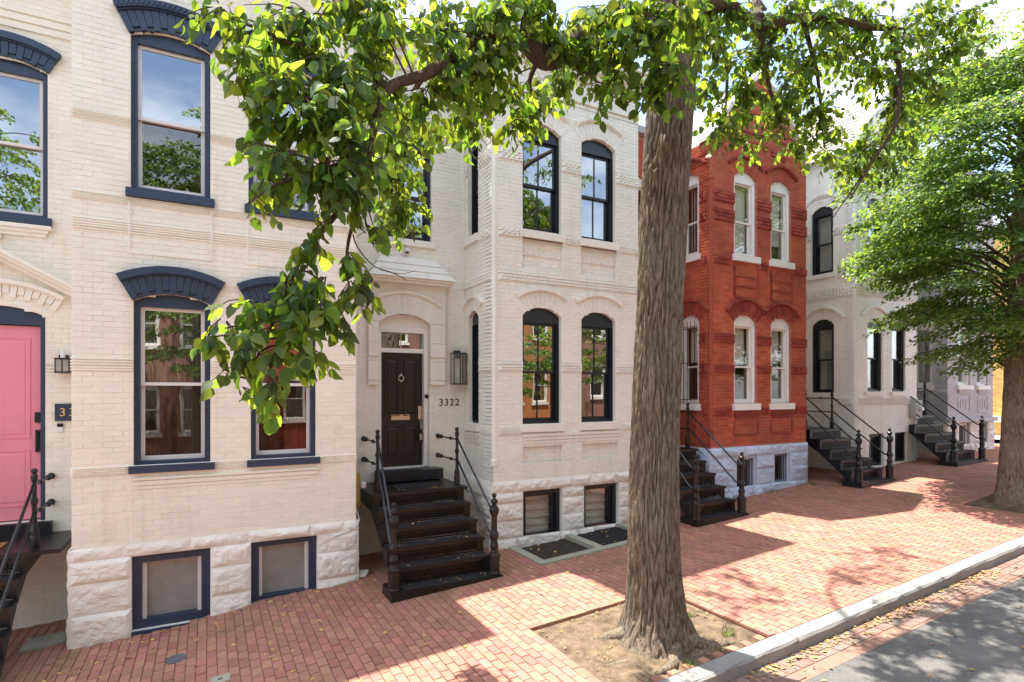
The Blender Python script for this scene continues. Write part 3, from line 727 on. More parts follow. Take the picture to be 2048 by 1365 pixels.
for s in (-1, 1):
    for k, (o0, o1, d) in enumerate(((.0, .05, .20), (.05, .10, .16), (.10, .16, .10))):
        pts = [(-2.42, 4.80 - o1), (-2.42 + s * 1.02, 4.24 - o1), (-2.42 + s * 1.02, 4.24 - o0), (-2.42, 4.80 - o0)]
        t.prism(FAB, pts if s > 0 else pts[::-1], -.002, d)
t.build('door_pediment', 'cream', H1)
def panel_door(root, F, a0, a1, z0, z1, m, d, panels, depth=.012):
    mb = MB(); mb.fbox(F, a0, a1, z0, z1, d - .05, d)
    dr = mb.build('door', m, root)
    for p0, p1, q0, q1 in panels:
        t = MB(); A0, A1, Z0, Z1 = a0 + (a1 - a0) * p0, a0 + (a1 - a0) * p1, z0 + (z1 - z0) * q0, z0 + (z1 - z0) * q1
        t.fbox(F, A0, A0 + .02, Z0, Z1, d - .001, d + depth); t.fbox(F, A1 - .02, A1, Z0, Z1, d - .001, d + depth); t.fbox(F, A0 + .02, A1 - .02, Z0, Z0 + .02, d - .001, d + depth); t.fbox(F, A0 + .02, A1 - .02, Z1 - .02, Z1, d - .001, d + depth)
        t.frustum(F, A0 + .045, A1 - .045, Z0 + .045, Z1 - .045, d - .001, d + depth * .7, .02)
        t.build('door_panel', m, dr)
    return dr
d = panel_door(H1, FAB, -2.86, -1.985, 1.20, 3.80, 'pink', -.10, ((.14, .86, .42, .94), (.14, .86, .07, .36)), .009)
t = MB(); t.fbox(FAB, -2.06, -2.00, 2.50, 2.64, -.10, -.075); t.build('door_handle', 'black_iron', d)
t = MB(); t.fbox(FAB, -2.055, -2.005, 2.10, 2.40, -.10, -.085); t.tube([FAB.p(-2.03, 2.36, -.085), FAB.p(-2.03, 2.34, -.03), FAB.p(-2.03, 2.16, -.03), FAB.p(-2.03, 2.14, -.085)], .012, 6); t.build('door_handle', 'black_iron', d)
t = MB(); t.fbox(FAB, -1.985, -1.935, 1.185, 3.83, -.22, -.02); t.fbox(FAB, -2.895, -2.86, 1.185, 3.83, -.22, -.02)
t.prism(FAB, [(-2.895, 3.81), (-1.934, 3.81)] + [(min(max(a, -2.895), -1.934), z - .004) for a, z in door1.arc(10)][::-1], -.22, -.04)
t.build('door_frame', 'navy', H1)
MB().fbox(FAB, -2.95, -1.85, 1.0, 1.178, -.2, .10).build('threshold', 'ink', H1)
flat_cornice(H1, -6.0, -1.44, 1.94, 8.65, 'cream', ((0, .08, .06), (.08, .16, .12), (.16, .24, .22), (.24, .33, .30)))
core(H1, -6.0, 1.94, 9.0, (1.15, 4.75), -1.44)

# ---- greige house, number 3322
H2 = thing('row_house', 'greige painted brick row house with black sash windows and black front door', 'house', (4.4, 9.2, .27), 'row houses along the brick sidewalk')
FB, FBB, FBS = front(YF), front(YB), leftside(4.22, YB)
wx = [(4.785, 5.58), (6.02, 6.80)]
opl = [Op(a, b, 2.35, 4.26, .14) for a, b in wx]; opu = [Op(a, b, 5.72, 7.48, .14) for a, b in wx]
opb = [Op(4.785, 5.585, .24, 1.195), Op(6.066, 6.865, .25, 1.215)]
sdl, sdu = [Op(.18, .62, 2.35, 4.26, .12)], [Op(.16, .60, 5.72, 7.46, .12)]
pnl = [Op(4.785, 5.60, 1.655, 1.985), Op(6.04, 6.86, 1.665, 1.97)]; pnu = [Op(a - .0, b + .03, 5.06, 5.59) for a, b in wx]
dr2 = Op(2.585, 3.525, 1.38, 4.13, .16); up2 = Op(2.615, 3.565, 5.615, 7.36, .22)
mb = MB()
wall_fill(mb, FB, 4.22, 7.36, lambda a: ZG(a), 9.0, opl + opu + opb + pnl + pnu, -.30, 0)
wall_fill(mb, FBB, 1.945, 4.22, lambda a: ZG(a), 9.0, [dr2, up2], -.30, 0)
wall_fill(mb, FBS, 0, 1.199, ZG(4.2), 9.0, sdl + sdu, -.30, 0)
mb.fbox(rightside(7.36, YF), .001, 1.2, ZG(7.3), 9.0, -.30, 0)
for o in pnl + pnu: mb.fbox(FB, o.a0, o.a1, o.z0, o.zs, -.29, -.055)
mb.build('wall', 'greige', H2)
B = lay(FB, 4.22, 7.36, 1.38, 8.6, opl + opu + pnl + pnu) + lay(FBB, 1.945, 4.22, ZG(2.2) + .1, 8.8, [dr2, up2]) + lay(FBS, 0, 1.2, .3, 8.6, sdl + sdu) + lay(rightside(7.36, YF), 0, 1.2, .5, 8.6, [])
for o in pnl + pnu: B += lay(FB.shift(-.055), o.a0, o.a1, o.z0, o.zs, [])
place_bricks(H2, B, 'greige', 300)
for z0, z1 in ((6.875, 7.06), (5.575, 5.70), (4.82, 4.98), (3.285, 3.43), (2.205, 2.30)):
    twist_band(H2, FB, 4.30, 7.36, z0, z1, opl + opu + [Op(4.70, 5.66, 5.59, 5.73), Op(5.94, 6.88, 5.59, 5.73), Op(4.75, 6.95, 2.19, 2.36)], 'greige', 3 if z1 - z0 < .17 else 4)
    twist_band(H2, FBS, .0, 1.12, z0, z1, sdl + sdu + [Op(.1, .7, 2.19, 2.36), Op(.1, .7, 5.57, 5.73)], 'greige', 3 if z1 - z0 < .17 else 4)
for F, o in [(FB, o) for o in opl + opu] + [(FBS, o) for o in sdl + sdu]:
    side = F is FBS
    hood(H2, F, o, .36 if not side else .30, 'greige', proud=.010, n=11 if not side else 7, mould=.07, ext=-.02, rope=(o.z0 > 5), mext=-.11)
    window(H2, F, o, 'ink', 'ink', .05, 0 if side else 1, .5, (.055, .13, .065, 'greige'), hb=.10 + o.rise * .2, deep=.03)
t = MB()
for k, (z0, z1) in enumerate(((2.135, 2.19), (2.075, 2.128), (2.015, 2.068))): t.fbox(FB, 4.77, 6.93, z0, z1, -.002, .045 - .013 * k); t.fbox(FBS, .10, .70, z0, z1, -.002, .045 - .013 * k)
t.build('corbel_courses', 'greige', H2)
for o in pnu:
    n = 7; t = MB()
    for i in range(n): t.fbox(FB, o.a0 + (o.a1 - o.a0) * (i + .15) / n, o.a0 + (o.a1 - o.a0) * (i + .85) / n, 5.30, 5.335, -.056, -.03)
    t.build('panel_dentils', 'greige', H2)
colonnette(H2, 4.235, 8.515, 1.72, 7.25, 'greige')
stones(H2, FB, 4.18, 7.36, [.02, .42, .72, 1.02, 1.20, 1.385], opb, 'grey_stone', .045, zlow=lambda a: gz(a) - .1)
stones(H2, leftside(4.20, YB), 0, 1.22, [.1, .45, .8, 1.1, 1.385], [], 'grey_stone', .045)
for o in opb: basement_window(H2, FB, o, 'ink', cw=.075, sill_m='ink', slats=6, pane='glass_clear')
hood(H2, FBB, up2, .30, 'greige', proud=.01, n=11, mould=.06); window(H2, FBB, up2, 'ink', 'ink', .065, 0, .48, (.055, .115, .065, 'greige'), hb=.12, deep=.02)
# door case of 3322: raised surround, arch, sloped canopy
t = MB()
for s0, s1 in ((2.41, 2.585), (3.525, 3.81)):
    for k, (z0, z1) in enumerate(((3.04, 3.115), (3.12, 3.45), (3.455, 3.53), (3.535, 3.78), (3.785, 4.13))): t.fbox(FBB, s0, s1, z0, z1, -.002, .055 + .018 * (k >= 3) + .008 * (k in (1, 3)))
wall_fill(t, FBB, 2.41, 3.81, 4.135, 4.80, [dr2], -.002, .075)
sur = t.build('door_surround', 'greige', H2)
hood(H2, FBB.shift(.076), Op(2.585, 3.525, 1.4, 4.13, .16), .40, 'greige', proud=.004, n=25, mould=.05, mext=-.06)
t = MB()
t.fbox(FBB, 2.39, 3.87, 4.802, 4.84, -.002, .26); t.fbox(FBB, 2.37, 3.89, 4.842, 4.878, -.002, .31)
for k in range(3):
    u0, u1 = k / 3, (k + 1) / 3; lo = lambda u: (2.37 + .26 * u, 3.90 - .29 * u, 4.88 + .40 * u, .34 - .27 * u)
    a, b = lo(u0), lo(u1); e = .018
    vs = [FBB.p(a[0] - e, a[2], a[3] + e), FBB.p(a[1] + e, a[2], a[3] + e), FBB.p(b[1], b[2], b[3]), FBB.p(b[0], b[2], b[3]), FBB.p(a[0] - e, a[2], -.01), FBB.p(a[1] + e, a[2], -.01), FBB.p(b[1], b[2], -.01), FBB.p(b[0], b[2], -.01)]
    t.add(vs, [(0, 1, 2, 3), (4, 0, 3, 7), (1, 5, 6, 2), (3, 2, 6, 7), (4, 5, 1, 0)])
t.build('door_canopy', 'greige', H2)
t = MB(); t.fbox(FBB, 2.59, 2.665, 1.57, 4.0, -.26, -.06); t.fbox(FBB, 3.445, 3.52, 1.57, 4.0, -.26, -.06)
t.prism(FBB, [(2.59, 3.97), (3.52, 3.97)] + [(min(max(a, 2.59), 3.52), z - .004) for a, z in dr2.arc(10)][::-1], -.26, -.07)
t.fbox(FBB, 2.665, 3.445, 3.615, 3.69, -.26, -.10); t.fbox(FBB, 2.665, 3.445, 1.56, 1.585, -.26, -.05)
df = t.build('door_frame', 'white_trim', H2)
MB().fbox(FBB, 2.665, 3.445, 3.691, 3.969, -.20, -.194).build('transom_pane', 'glass', df)
MB().fbox(FBB, 3.05, 3.06, 3.691, 3.969, -.193, -.185).build('transom_bar', 'white_trim', df)
d = panel_door(H2, FBB, 2.667, 3.443, 1.588, 3.613, 'black_door', -.16, ((.11, .45, .44, .95), (.55, .89, .44, .95), (.11, .45, .07, .36), (.55, .89, .07, .36)), .014)
t = MB()
for i in range(14):
    a = 2 * math.pi * i / 14; b = 2 * math.pi * (i + 1) / 14
    t.tube([FBB.p(3.045 + .05 * math.sin(a), 3.16 + .05 * math.cos(a), -.135), FBB.p(3.045 + .05 * math.sin(b), 3.16 + .05 * math.cos(b), -.135)], .008, 6, False)
t.ball(FBB.p(3.045, 3.225, -.14), .022); t.ball(FBB.p(3.045, 3.10, -.14), .014); t.build('knocker', 'silver', d)
t = MB(); t.fbox(FBB, 2.87, 3.21, 2.415, 2.51, -.16, -.148); t.fbox(FBB, 2.885, 3.195, 2.44, 2.485, -.148, -.142); t.build('mail_slot', 'brass', d)
t = MB(); t.fbox(FBB, 3.365, 3.435, 2.42, 2.66, -.16, -.143); t.lathe([(.022, 0), (.022, .018)], FBB.p(3.40, 2.54, -.14), 10); t.build('lock_plate', 'brass', d)
t = MB(); t.tube([FBB.p(3.40, 2.40, -.15), FBB.p(3.40, 2.37, -.09), FBB.p(3.40, 2.26, -.085), FBB.p(3.40, 2.22, -.15)], .011, 8); t.build('door_handle', 'silver', d)
t = MB(); t.fbox(FBB, 3.365, 3.435, 2.03, 2.17, -.15, -.09); t.tube([FBB.p(3.378, 2.17, -.12), FBB.p(3.378, 2.235, -.12), FBB.p(3.422, 2.235, -.12), FBB.p(3.422, 2.17, -.12)], .006, 6); t.build('lock_box', 'black_iron', d)
t = MB()
for i in range(3):
    for j in range(4): t.fbox(FBB, 3.375 + i * .018, 3.388 + i * .018, 2.05 + j * .028, 2.07 + j * .028, -.09, -.087)
t.build('lock_button', 'silver', d)
MB().fbox(FBB, 2.53, 3.68, 1.385, 1.56, -.05, .30).build('threshold', 'ink', H2)
flat_cornice(H2, 1.945, 4.22, 7.36, 8.60, 'greige', ((0, .06, .05), (.06, .14, .09), (.14, .24, .17), (.24, .34, .24), (.34, .40, .29)), lf=.4)
t = MB()
for z0, z1, o in ((8.10, 8.13, .02), (8.18, 8.24, .045), (8.24, 8.28, .03)):
    t.fbox(FB, 4.22 - o, 7.36, z0, z1, -.002, o); t.fbox(FBS, 0, 1.2, z0, z1, -.002, o); t.fbox(FBB, 1.95, 4.22, z0, z1, -.002, o)
t.build('frieze_course', 'greige', H2)
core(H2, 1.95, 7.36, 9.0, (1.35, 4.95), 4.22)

# ---- red brick house
H3 = thing('row_house', 'red brick row house with white arched windows and pale blue stone base', 'house', (9.6, 9.2, .58), 'row houses along the brick sidewalk')
FC, FCB, FCS = front(YF), front(YB), leftside(9.33, YB)
wx = [(10.04, 10.76), (11.24, 11.94)]
opl = [Op(a, b, 2.66, 4.46, .16) for a, b in wx]; opu = [Op(a, b, 5.90, 7.60, .16) for a, b in wx]
opb = [Op(10.07, 10.75, .70, 1.52), Op(11.32, 11.89, .77, 1.56)]
sdl, sdu = [Op(.30, .88, 2.66, 4.46, .14)], [Op(.30, .88, 5.90, 7.55, .14)]
dr3 = Op(7.75, 8.70, 1.75, 4.5, .15); up3 = Op(7.75, 8.70, 5.9, 7.55, .2)
def gab(x):
    u = abs(x - 10.915) / 1.585
    return 8.24 + .74 * min(1, (1 - u) / .32) + max(0, (.68 - u)) * 1.57
mb = MB()
wall_fill(mb, FC, 9.33, 12.5, lambda a: ZG(a), 9, opl + opu + opb, -.30, 0, top=gab)
wall_fill(mb, FCB, 7.365, 9.33, lambda a: ZG(a), 8.6, [dr3, up3], -.30, 0)
wall_fill(mb, FCS, 0, 1.199, ZG(9.3), 8.24, sdl + sdu, -.30, 0)
mb.fbox(rightside(12.5, YF), .001, 1.2, ZG(12.4), 8.24, -.30, 0)
mb.build('wall', 'red_mortar', H3)
B = lay(FC, 9.33, 12.5, 1.72, 10.2, opl + opu, top=gab) + lay(FCB, 7.365, 9.33, .6, 8.55, [dr3, up3]) + lay(FCS, 0, 1.2, .7, 8.24, sdl + sdu) + lay(rightside(12.5, YF), 0, 1.2, .9, 8.24, [])
place_bricks(H3, B, 'red_brick')
for z0, z1 in ((6.99, 7.21), (6.58, 6.82), (5.66, 5.80), (3.97, 4.15), (3.34, 3.49), (2.42, 2.56)):
    ex = [Op(a - .12, b + .12, 5.6, 5.95) for a, b in wx] + [Op(a - .1, b + .12, 2.4, 2.7) for a, b in wx]
    twist_band(H3, FC, 9.42, 12.5, z0, z1, opl + opu + ex, 'dark_red', 3, 30, .026)
    twist_band(H3, FCS, 0, 1.1, z0, z1, sdl + sdu + [Op(.2, .98, 5.6, 5.95), Op(.2, .98, 2.4, 2.7)], 'dark_red', 3, 30, .026)
for F, o in [(FC, o) for o in opl + opu] + [(FCS, o) for o in sdl + sdu]:
    low = o.z0 < 5
    hood(H3, F, o, .37 if low else .34, 'dark_red' if low else 'red_brick', proud=.012, n=13, mould=.06, ext=.03 if low else 0.0, mould_m='dark_red', rope=not low, mext=None if low else -.08)
    fl = roller(.48) if low else vertical_blind(.38 if o is opu[1] else 0)
    window(H3, F, o, 'white_trim', 'white_trim', .085, 0, .46, (.06, .14, .075, 'white_trim'), pane='glass_clear', fill=fl, hb=.10, sw=.04)
for a, b in wx:
    t = MB()
    for k in range(3): t.fbox(FC, a + .02 * k, b + .06 - .02 * k, 2.47 - .05 * k - .05, 2.47 - .05 * k - .008, -.002, .05 - .014 * k)
    t.build('sill_corbel', 'dark_red', H3)
    for z0, z1 in ((2.0, 2.28), (5.0, 5.66)):
        t = MB(); t.fbox(FC, a - .02, a + .03, z0, z1, -.002, .022); t.fbox(FC, b + .02, b + .07, z0, z1, -.002, .022); t.fbox(FC, a + .03, b + .02, z0 - .05, z0, -.002, .022)
        for z in (5.2, 5.42):
            for i in range(7):
                if z0 > 4: t.fbox(FC, a + .04 + i * .095, a + .11 + i * .095, z, z + .035, -.002, .02)
        t.build('panel_surround', 'dark_red', H3)
t = MB()
for k in range(6):
    x = 10.0 + k * .31; zz = 8.28 + .16 * (1 - abs(k - 2.5) / 2.5)
    t.fbox(FC, x, x + .2, zz, zz + .05, -.002, .045); t.fbox(FC, x + .03, x + .17, zz - .07, zz - .004, -.002, .03)
t.fbox(FC, 9.36, 12.48, 8.62, 8.66, -.002, .02); t.build('gable_corbels', 'dark_red', H3); t = MB()
for z in (7.78, 7.86, 7.98): t.fbox(FCS, 0, 1.15, z, z + .03, -.002, .03)
t.build('corbel_courses', 'dark_red', H3)
colonnette(H3, 9.35, 8.52, 2.05, 7.42, 'dark_red', True)
stones(H3, FC, 9.28, 12.54, [.3, .85, 1.2, 1.50, 1.72], opb, 'blue_stone', .06, (.35, .7), zlow=lambda a: gz(a) - .1)
stones(H3, leftside(9.30, YB), 0, 1.22, [.4, .85, 1.2, 1.72], [], 'blue_stone', .06)
for o in opb: basement_window(H3, FC, o, 'blue_stone', bars=6, cw=.06, pane='glass_clear', deep=-.055)
t = MB(); xs = [9.28 + (12.55 - 9.28) * i / 40 for i in range(41)]
for x0, x1 in zip(xs, xs[1:]):
    g = lambda x: gab(min(max(x, 9.331), 12.499))
    t.prism(FC, [(x0, g(x0) + .004), (x1, g(x1) + .004), (x1, g(x1) + .10), (x0, g(x0) + .10)], -.32, .10)
t.build('gable_coping', 'white_trim', H3)
t = MB()
for s in (-1, 1):
    for a, b in ((.0, .68), (.68, 1.0)):
        xa, xb = 10.915 + s * 1.585 * a, 10.915 + s * 1.585 * b
        za, zb = gab(10.915 + s * 1.58 * a), gab(10.915 + s * 1.58 * b)
        t.add([(xa, YF + .32, za), (xb, YF + .32, zb), (xb, 17, zb), (xa, 17, za)], [(0, 1, 2, 3)])
t.box(7.37, 9.33, YB - .15, 17, 8.6, 8.75)
t.build('roof', 'coping', H3)
d = panel_door(H3, FCB, 7.85, 8.62, 1.77, 3.9, 'black_door', -.15, ((.11, .45, .44, .95), (.55, .89, .44, .95), (.11, .45, .07, .36), (.55, .89, .07, .36)))
t = MB(); t.fbox(FCB, 7.755, 7.848, 1.76, 4.0, -.25, -.08); t.fbox(FCB, 8.622, 8.695, 1.76, 4.0, -.25, -.08); t.prism(FCB, [(7.755, 3.92), (8.695, 3.92)] + [(min(max(a, 7.755), 8.695), z - .004) for a, z in dr3.arc(8)][::-1], -.25, -.08)
t.build('door_frame', 'white_trim', H3)
window(H3, FCB, up3, 'white_trim', 'white_trim', .07, 0, .5, (.05, .12, .06, 'white_trim'))
for side_op in sdl:    # window guard
    t = MB()
    for i in range(5): a = side_op.a0 + .08 + i * .105; t.tube([FCS.p(a, 2.62, .05), FCS.p(a, 4.45, .05)], .008, 6)
    for z in (2.75, 3.55, 4.30): t.tube([FCS.p(side_op.a0, z, .05), FCS.p(side_op.a1, z, .05)], .008, 6)
    t.build('window_guard', 'black_iron', H3)
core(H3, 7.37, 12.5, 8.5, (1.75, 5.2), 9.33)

# ---- white house
H4 = thing('row_house', 'white painted brick row house with black framed windows and shingled gable', 'house', (14.8, 9.2, .9), 'row houses along the brick sidewalk')
FD, FDB, FDS = front(YF), front(YB + .15), leftside(14.5, YB + .15)
wx = [(15.01, 15.69), (16.13, 16.78)]
opl = [Op(a, b, 2.93, 4.70, .14) for a, b in wx]; opu = [Op(a, b, 6.14, 7.83, .14) for a, b in wx]
opb = [Op(15.08, 15.74, .98, 1.83), Op(16.28, 16.87, 1.03, 1.85)]
sdl, sdu = [Op(.16, .78, 2.88, 4.70, .16)], [Op(.15, .76, 6.07, 7.72, .16)]
dr4 = Op(12.95, 13.9, 2.0, 4.7, .15)
def gab4(x): return 9.25 + max(0, 1 - abs(x - 15.925) / 1.43) * 1.75
mb = MB()
wall_fill(mb, FD, 14.5, 17.35, lambda a: ZG(a), 9, opl + opu + opb, -.30, 0, top=gab4)
wall_fill(mb, FDB, 12.505, 14.5, lambda a: ZG(a), 9.25, [dr4], -.30, 0)
wall_fill(mb, FDS, 0, 1.349, ZG(14.4), 9.25, sdl + sdu, -.30, 0); mb.fbox(rightside(17.35, YF), .001, 1.35, ZG(17), 9.25, -.30, 0)
mb.build('wall', 'white_brick', H4)
B = lay(FD, 14.5, 17.35, 1.0, 10.9, opl + opu + opb, top=gab4) + lay(FDB, 12.505, 14.5, 1.0, 9.2, [dr4]) + lay(FDS, 0, 1.35, .9, 9.2, sdl + sdu)
place_bricks(H4, B, 'white_brick')
for z0, z1 in ((7.05, 7.22), (5.9, 6.02), (5.41, 5.64), (2.60, 2.76)):
    twist_band(H4, FD, 14.58, 17.35, z0, z1, opl + opu, 'white_brick', 3, 28, .03); twist_band(H4, FDS, 0, 1.27, z0, z1, sdl + sdu + [Op(.1, .85, 5.85, 6.1), Op(.1, .85, 2.55, 2.9)], 'white_brick', 3, 28, .03)
for F, o in [(FD, o) for o in opl + opu] + [(FDS, o) for o in sdl + sdu]:
    hood(H4, F, o, .33, 'white_brick', proud=.01, n=11, mould=.06, ext=.04, rope=F is FDS)
    window(H4, F, o, 'ink', 'ink', .075, 0, .5, (.05, .11, .06, 'white_brick'), fill=curtain('drape', 1.0), hb=.08, pane='glass' if F is FD else 'glass_clear')
for o in opb: basement_window(H4, FD, o, 'ink', cw=.06, bars=5 if o is opb[1] else 0)
colonnette(H4, 14.515, 8.515, 1.9, 7.75, 'white_brick')
t = MB()
for z0, z1, o in ((8.0, 8.03, .02), (8.10, 8.14, .035), (8.14, 8.17, .02), (9.02, 9.08, .05), (9.08, 9.16, .09), (9.16, 9.24, .14)): t.fbox(FDS, 0, 1.4, z0, z1, -.002, o)
for z in (8.1, 8.2): t.fbox(FD, 14.5, 17.35, z, z + .03, -.002, .03)
t.build('eave_moulding', 'white_brick', H4)
rf = MB()
for s in (-1, 1): rf.add([(15.925, YF + .05, 11.0), (15.925 + s * 1.62, YF + .05, 9.02), (15.925 + s * 1.62, 17, 9.02), (15.925, 17, 11.0)], [(0, 1, 2, 3)])
rf.box(12.51, 14.3, YB - .05, 17, 9.25, 9.4)
roof4 = rf.build('roof', 'coping', H4)
sh = MB(); n = 15
for i in range(n):      # shingle courses of the near slope
    u0, u1 = i / n, (i + 1) / n
    P = lambda u, y, e: (14.28 + 1.645 * u - .03 * e, y, 9.02 + 1.98 * u + .025 * e)
    y = YF - .02 - (i % 2) * .12
    while y < 13.5:
        y1 = y + .25; ya = max(y, YF - .02)
        sh.add([P(u0, ya + .004, 1.5), P(u0, y1 - .004, 1.5), P(u1 + .01, y1 - .004, .5), P(u1 + .01, ya + .004, .5), P(u0, ya + .004, .2), P(u0, y1 - .004, .2), P(u1, y1 - .004, .1), P(u1, ya + .004, .1)], BOXF); y = y1
sh.build('shingles', 'roof_tile', roof4, kind='stuff')
t = MB()
for s in (-1, 1):
    pts = [(15.925, 11.02), (15.925 + s * 1.50, 9.18), (15.925 + s * 1.50, 9.32), (15.925, 11.16)]
    t.prism(FD, pts if s > 0 else pts[::-1], -.2, .12)
t.build('gable_coping', 'white_brick', H4)
d = panel_door(H4, FDB, 13.05, 13.82, 2.02, 4.1, 'black_door', -.15, ((.11, .45, .44, .95), (.55, .89, .44, .95), (.11, .45, .07, .36), (.55, .89, .07, .36)))
t = MB(); t.fbox(FDB, 12.955, 13.048, 2.01, 4.2, -.25, -.08); t.fbox(FDB, 13.822, 13.895, 2.01, 4.2, -.25, -.08); t.prism(FDB, [(12.955, 4.12), (13.895, 4.12)] + [(min(max(a, 12.955), 13.895), z - .004) for a, z in dr4.arc(8)][::-1], -.25, -.08)
t.build('door_frame', 'white_trim', H4)
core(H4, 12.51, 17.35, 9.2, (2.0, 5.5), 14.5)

# ---- lilac grey house
H5 = thing('row_house', 'lilac grey painted row house with white window frames and stone base', 'house', (19.4, 9.2, 1.05), 'row houses along the brick sidewalk')
FE, FEB, FES = front(YF), front(YB), leftside(19.03, YB)
wx = [(19.6, 20.35), (20.78, 21.45)]
opl = [Op(a, b, 3.12, 4.9, .2) for a, b in wx]; opu = [Op(a, b, 6.3, 7.9, .2) for a, b in wx]
opb = [Op(19.65, 20.3, 1.16, 1.98), Op(20.85, 21.4, 1.16, 1.98)]
sdl = [Op(.25, .8, 3.1, 4.9, .2), Op(.25, .8, 6.3, 7.9, .2)]; dr5 = [Op(17.55, 18.45, 2.25, 4.9, .15), Op(17.55, 18.45, 6.3, 7.9, .2)]
mb = MB()
wall_fill(mb, FE, 19.03, 21.8, lambda a: ZG(a), 9.4, opl + opu + opb, -.30, 0)
wall_fill(mb, FEB, 17.355, 19.03, lambda a: ZG(a), 9.4, dr5, -.30, 0)
wall_fill(mb, FES, 0, 1.199, ZG(19), 9.4, sdl, -.30, 0); mb.fbox(rightside(21.8, YF), .001, 8.5, ZG(21), 9.4, -.30, 0)
mb.build('wall', 'lilac', H5)
B = lay(FE, 19.03, 21.8, 2.1, 9.3, opl + opu) + lay(FEB, 17.355, 19.03, 1.2, 9.3, dr5) + lay(FES, 0, 1.2, 1.2, 9.3, sdl)
place_bricks(H5, B, 'lilac')
for F, o in [(FE, o) for o in opl + opu] + [(FES, o) for o in sdl] + [(FEB, dr5[1])]:
    hood(H5, F, o, .3, 'lilac', proud=.01, n=9, mould=.06); window(H5, F, o, 'white_trim', 'white_trim', .07, 0, .5, (.06, .13, .07, 'white_trim'), fill=curtain('drape', .8), pane='glass_clear')
for a, b in wx:
    t = MB()
    for k in range(2): t.fbox(FE, a + .03 * k, b - .03 * k, 2.98 - .06 * k - .06, 2.98 - .06 * k - .006, -.002, .05 - .02 * k)
    t.fbox(FE, a, a + .05, 2.35, 2.8, -.002, .02); t.fbox(FE, b - .05, b, 2.35, 2.8, -.002, .02); t.fbox(FE, a + .05, b - .05, 2.3, 2.35, -.002, .02)
    for k in range(3): t.fbox(FE, a + .15 + .16 * k, a + .22 + .16 * k, 2.45, 2.7, -.002, .02)
    t.build('panel_surround', 'lilac', H5)
for z in (2.9, 5.6): MB().fbox(FES, 0, 1.2, z, z + .1, -.002, .02).build('string_course', 'lilac', H5); MB().fbox(FEB, 17.36, 19.03, z, z + .1, -.002, .02).build('string_course', 'lilac', H5)
stones(H5, FE, 18.98, 21.84, [.8, 1.35, 1.7, 2.02], opb, 'grey_stone', .06, zlow=lambda a: gz(a) - .1); MB().fbox(FE, 18.95, 21.88, 2.02, 2.13, -.002, .10).build('stone_belt', 'lilac', H5)
stones(H5, leftside(19.0, YB), 0, 1.22, [.9, 1.4, 2.02], [], 'grey_stone', .06)
for o in opb: basement_window(H5, FE, o, 'white_trim', bars=6)
d = panel_door(H5, FEB, 17.63, 18.37, 2.27, 4.4, 'white_trim', -.15, ((.11, .89, .5, .95), (.11, .89, .07, .42)))
t = MB(); t.fbox(FEB, 17.555, 17.628, 2.26, 4.4, -.25, -.05); t.fbox(FEB, 18.372, 18.445, 2.26, 4.4, -.25, -.05); t.prism(FEB, [(17.555, 4.4), (18.445, 4.4)] + [(min(max(a, 17.555), 18.445), z - .004) for a, z in dr5[0].arc(8)][::-1], -.25, -.05)
t.build('door_frame', 'white_trim', H5)
flat_cornice(H5, 17.36, 19.03, 21.8, 9.2, 'lilac', ((0, .08, .06), (.08, .16, .12), (.16, .26, .2)))
core(H5, 17.36, 21.8, 9.4, (2.1, 5.7), 19.03)

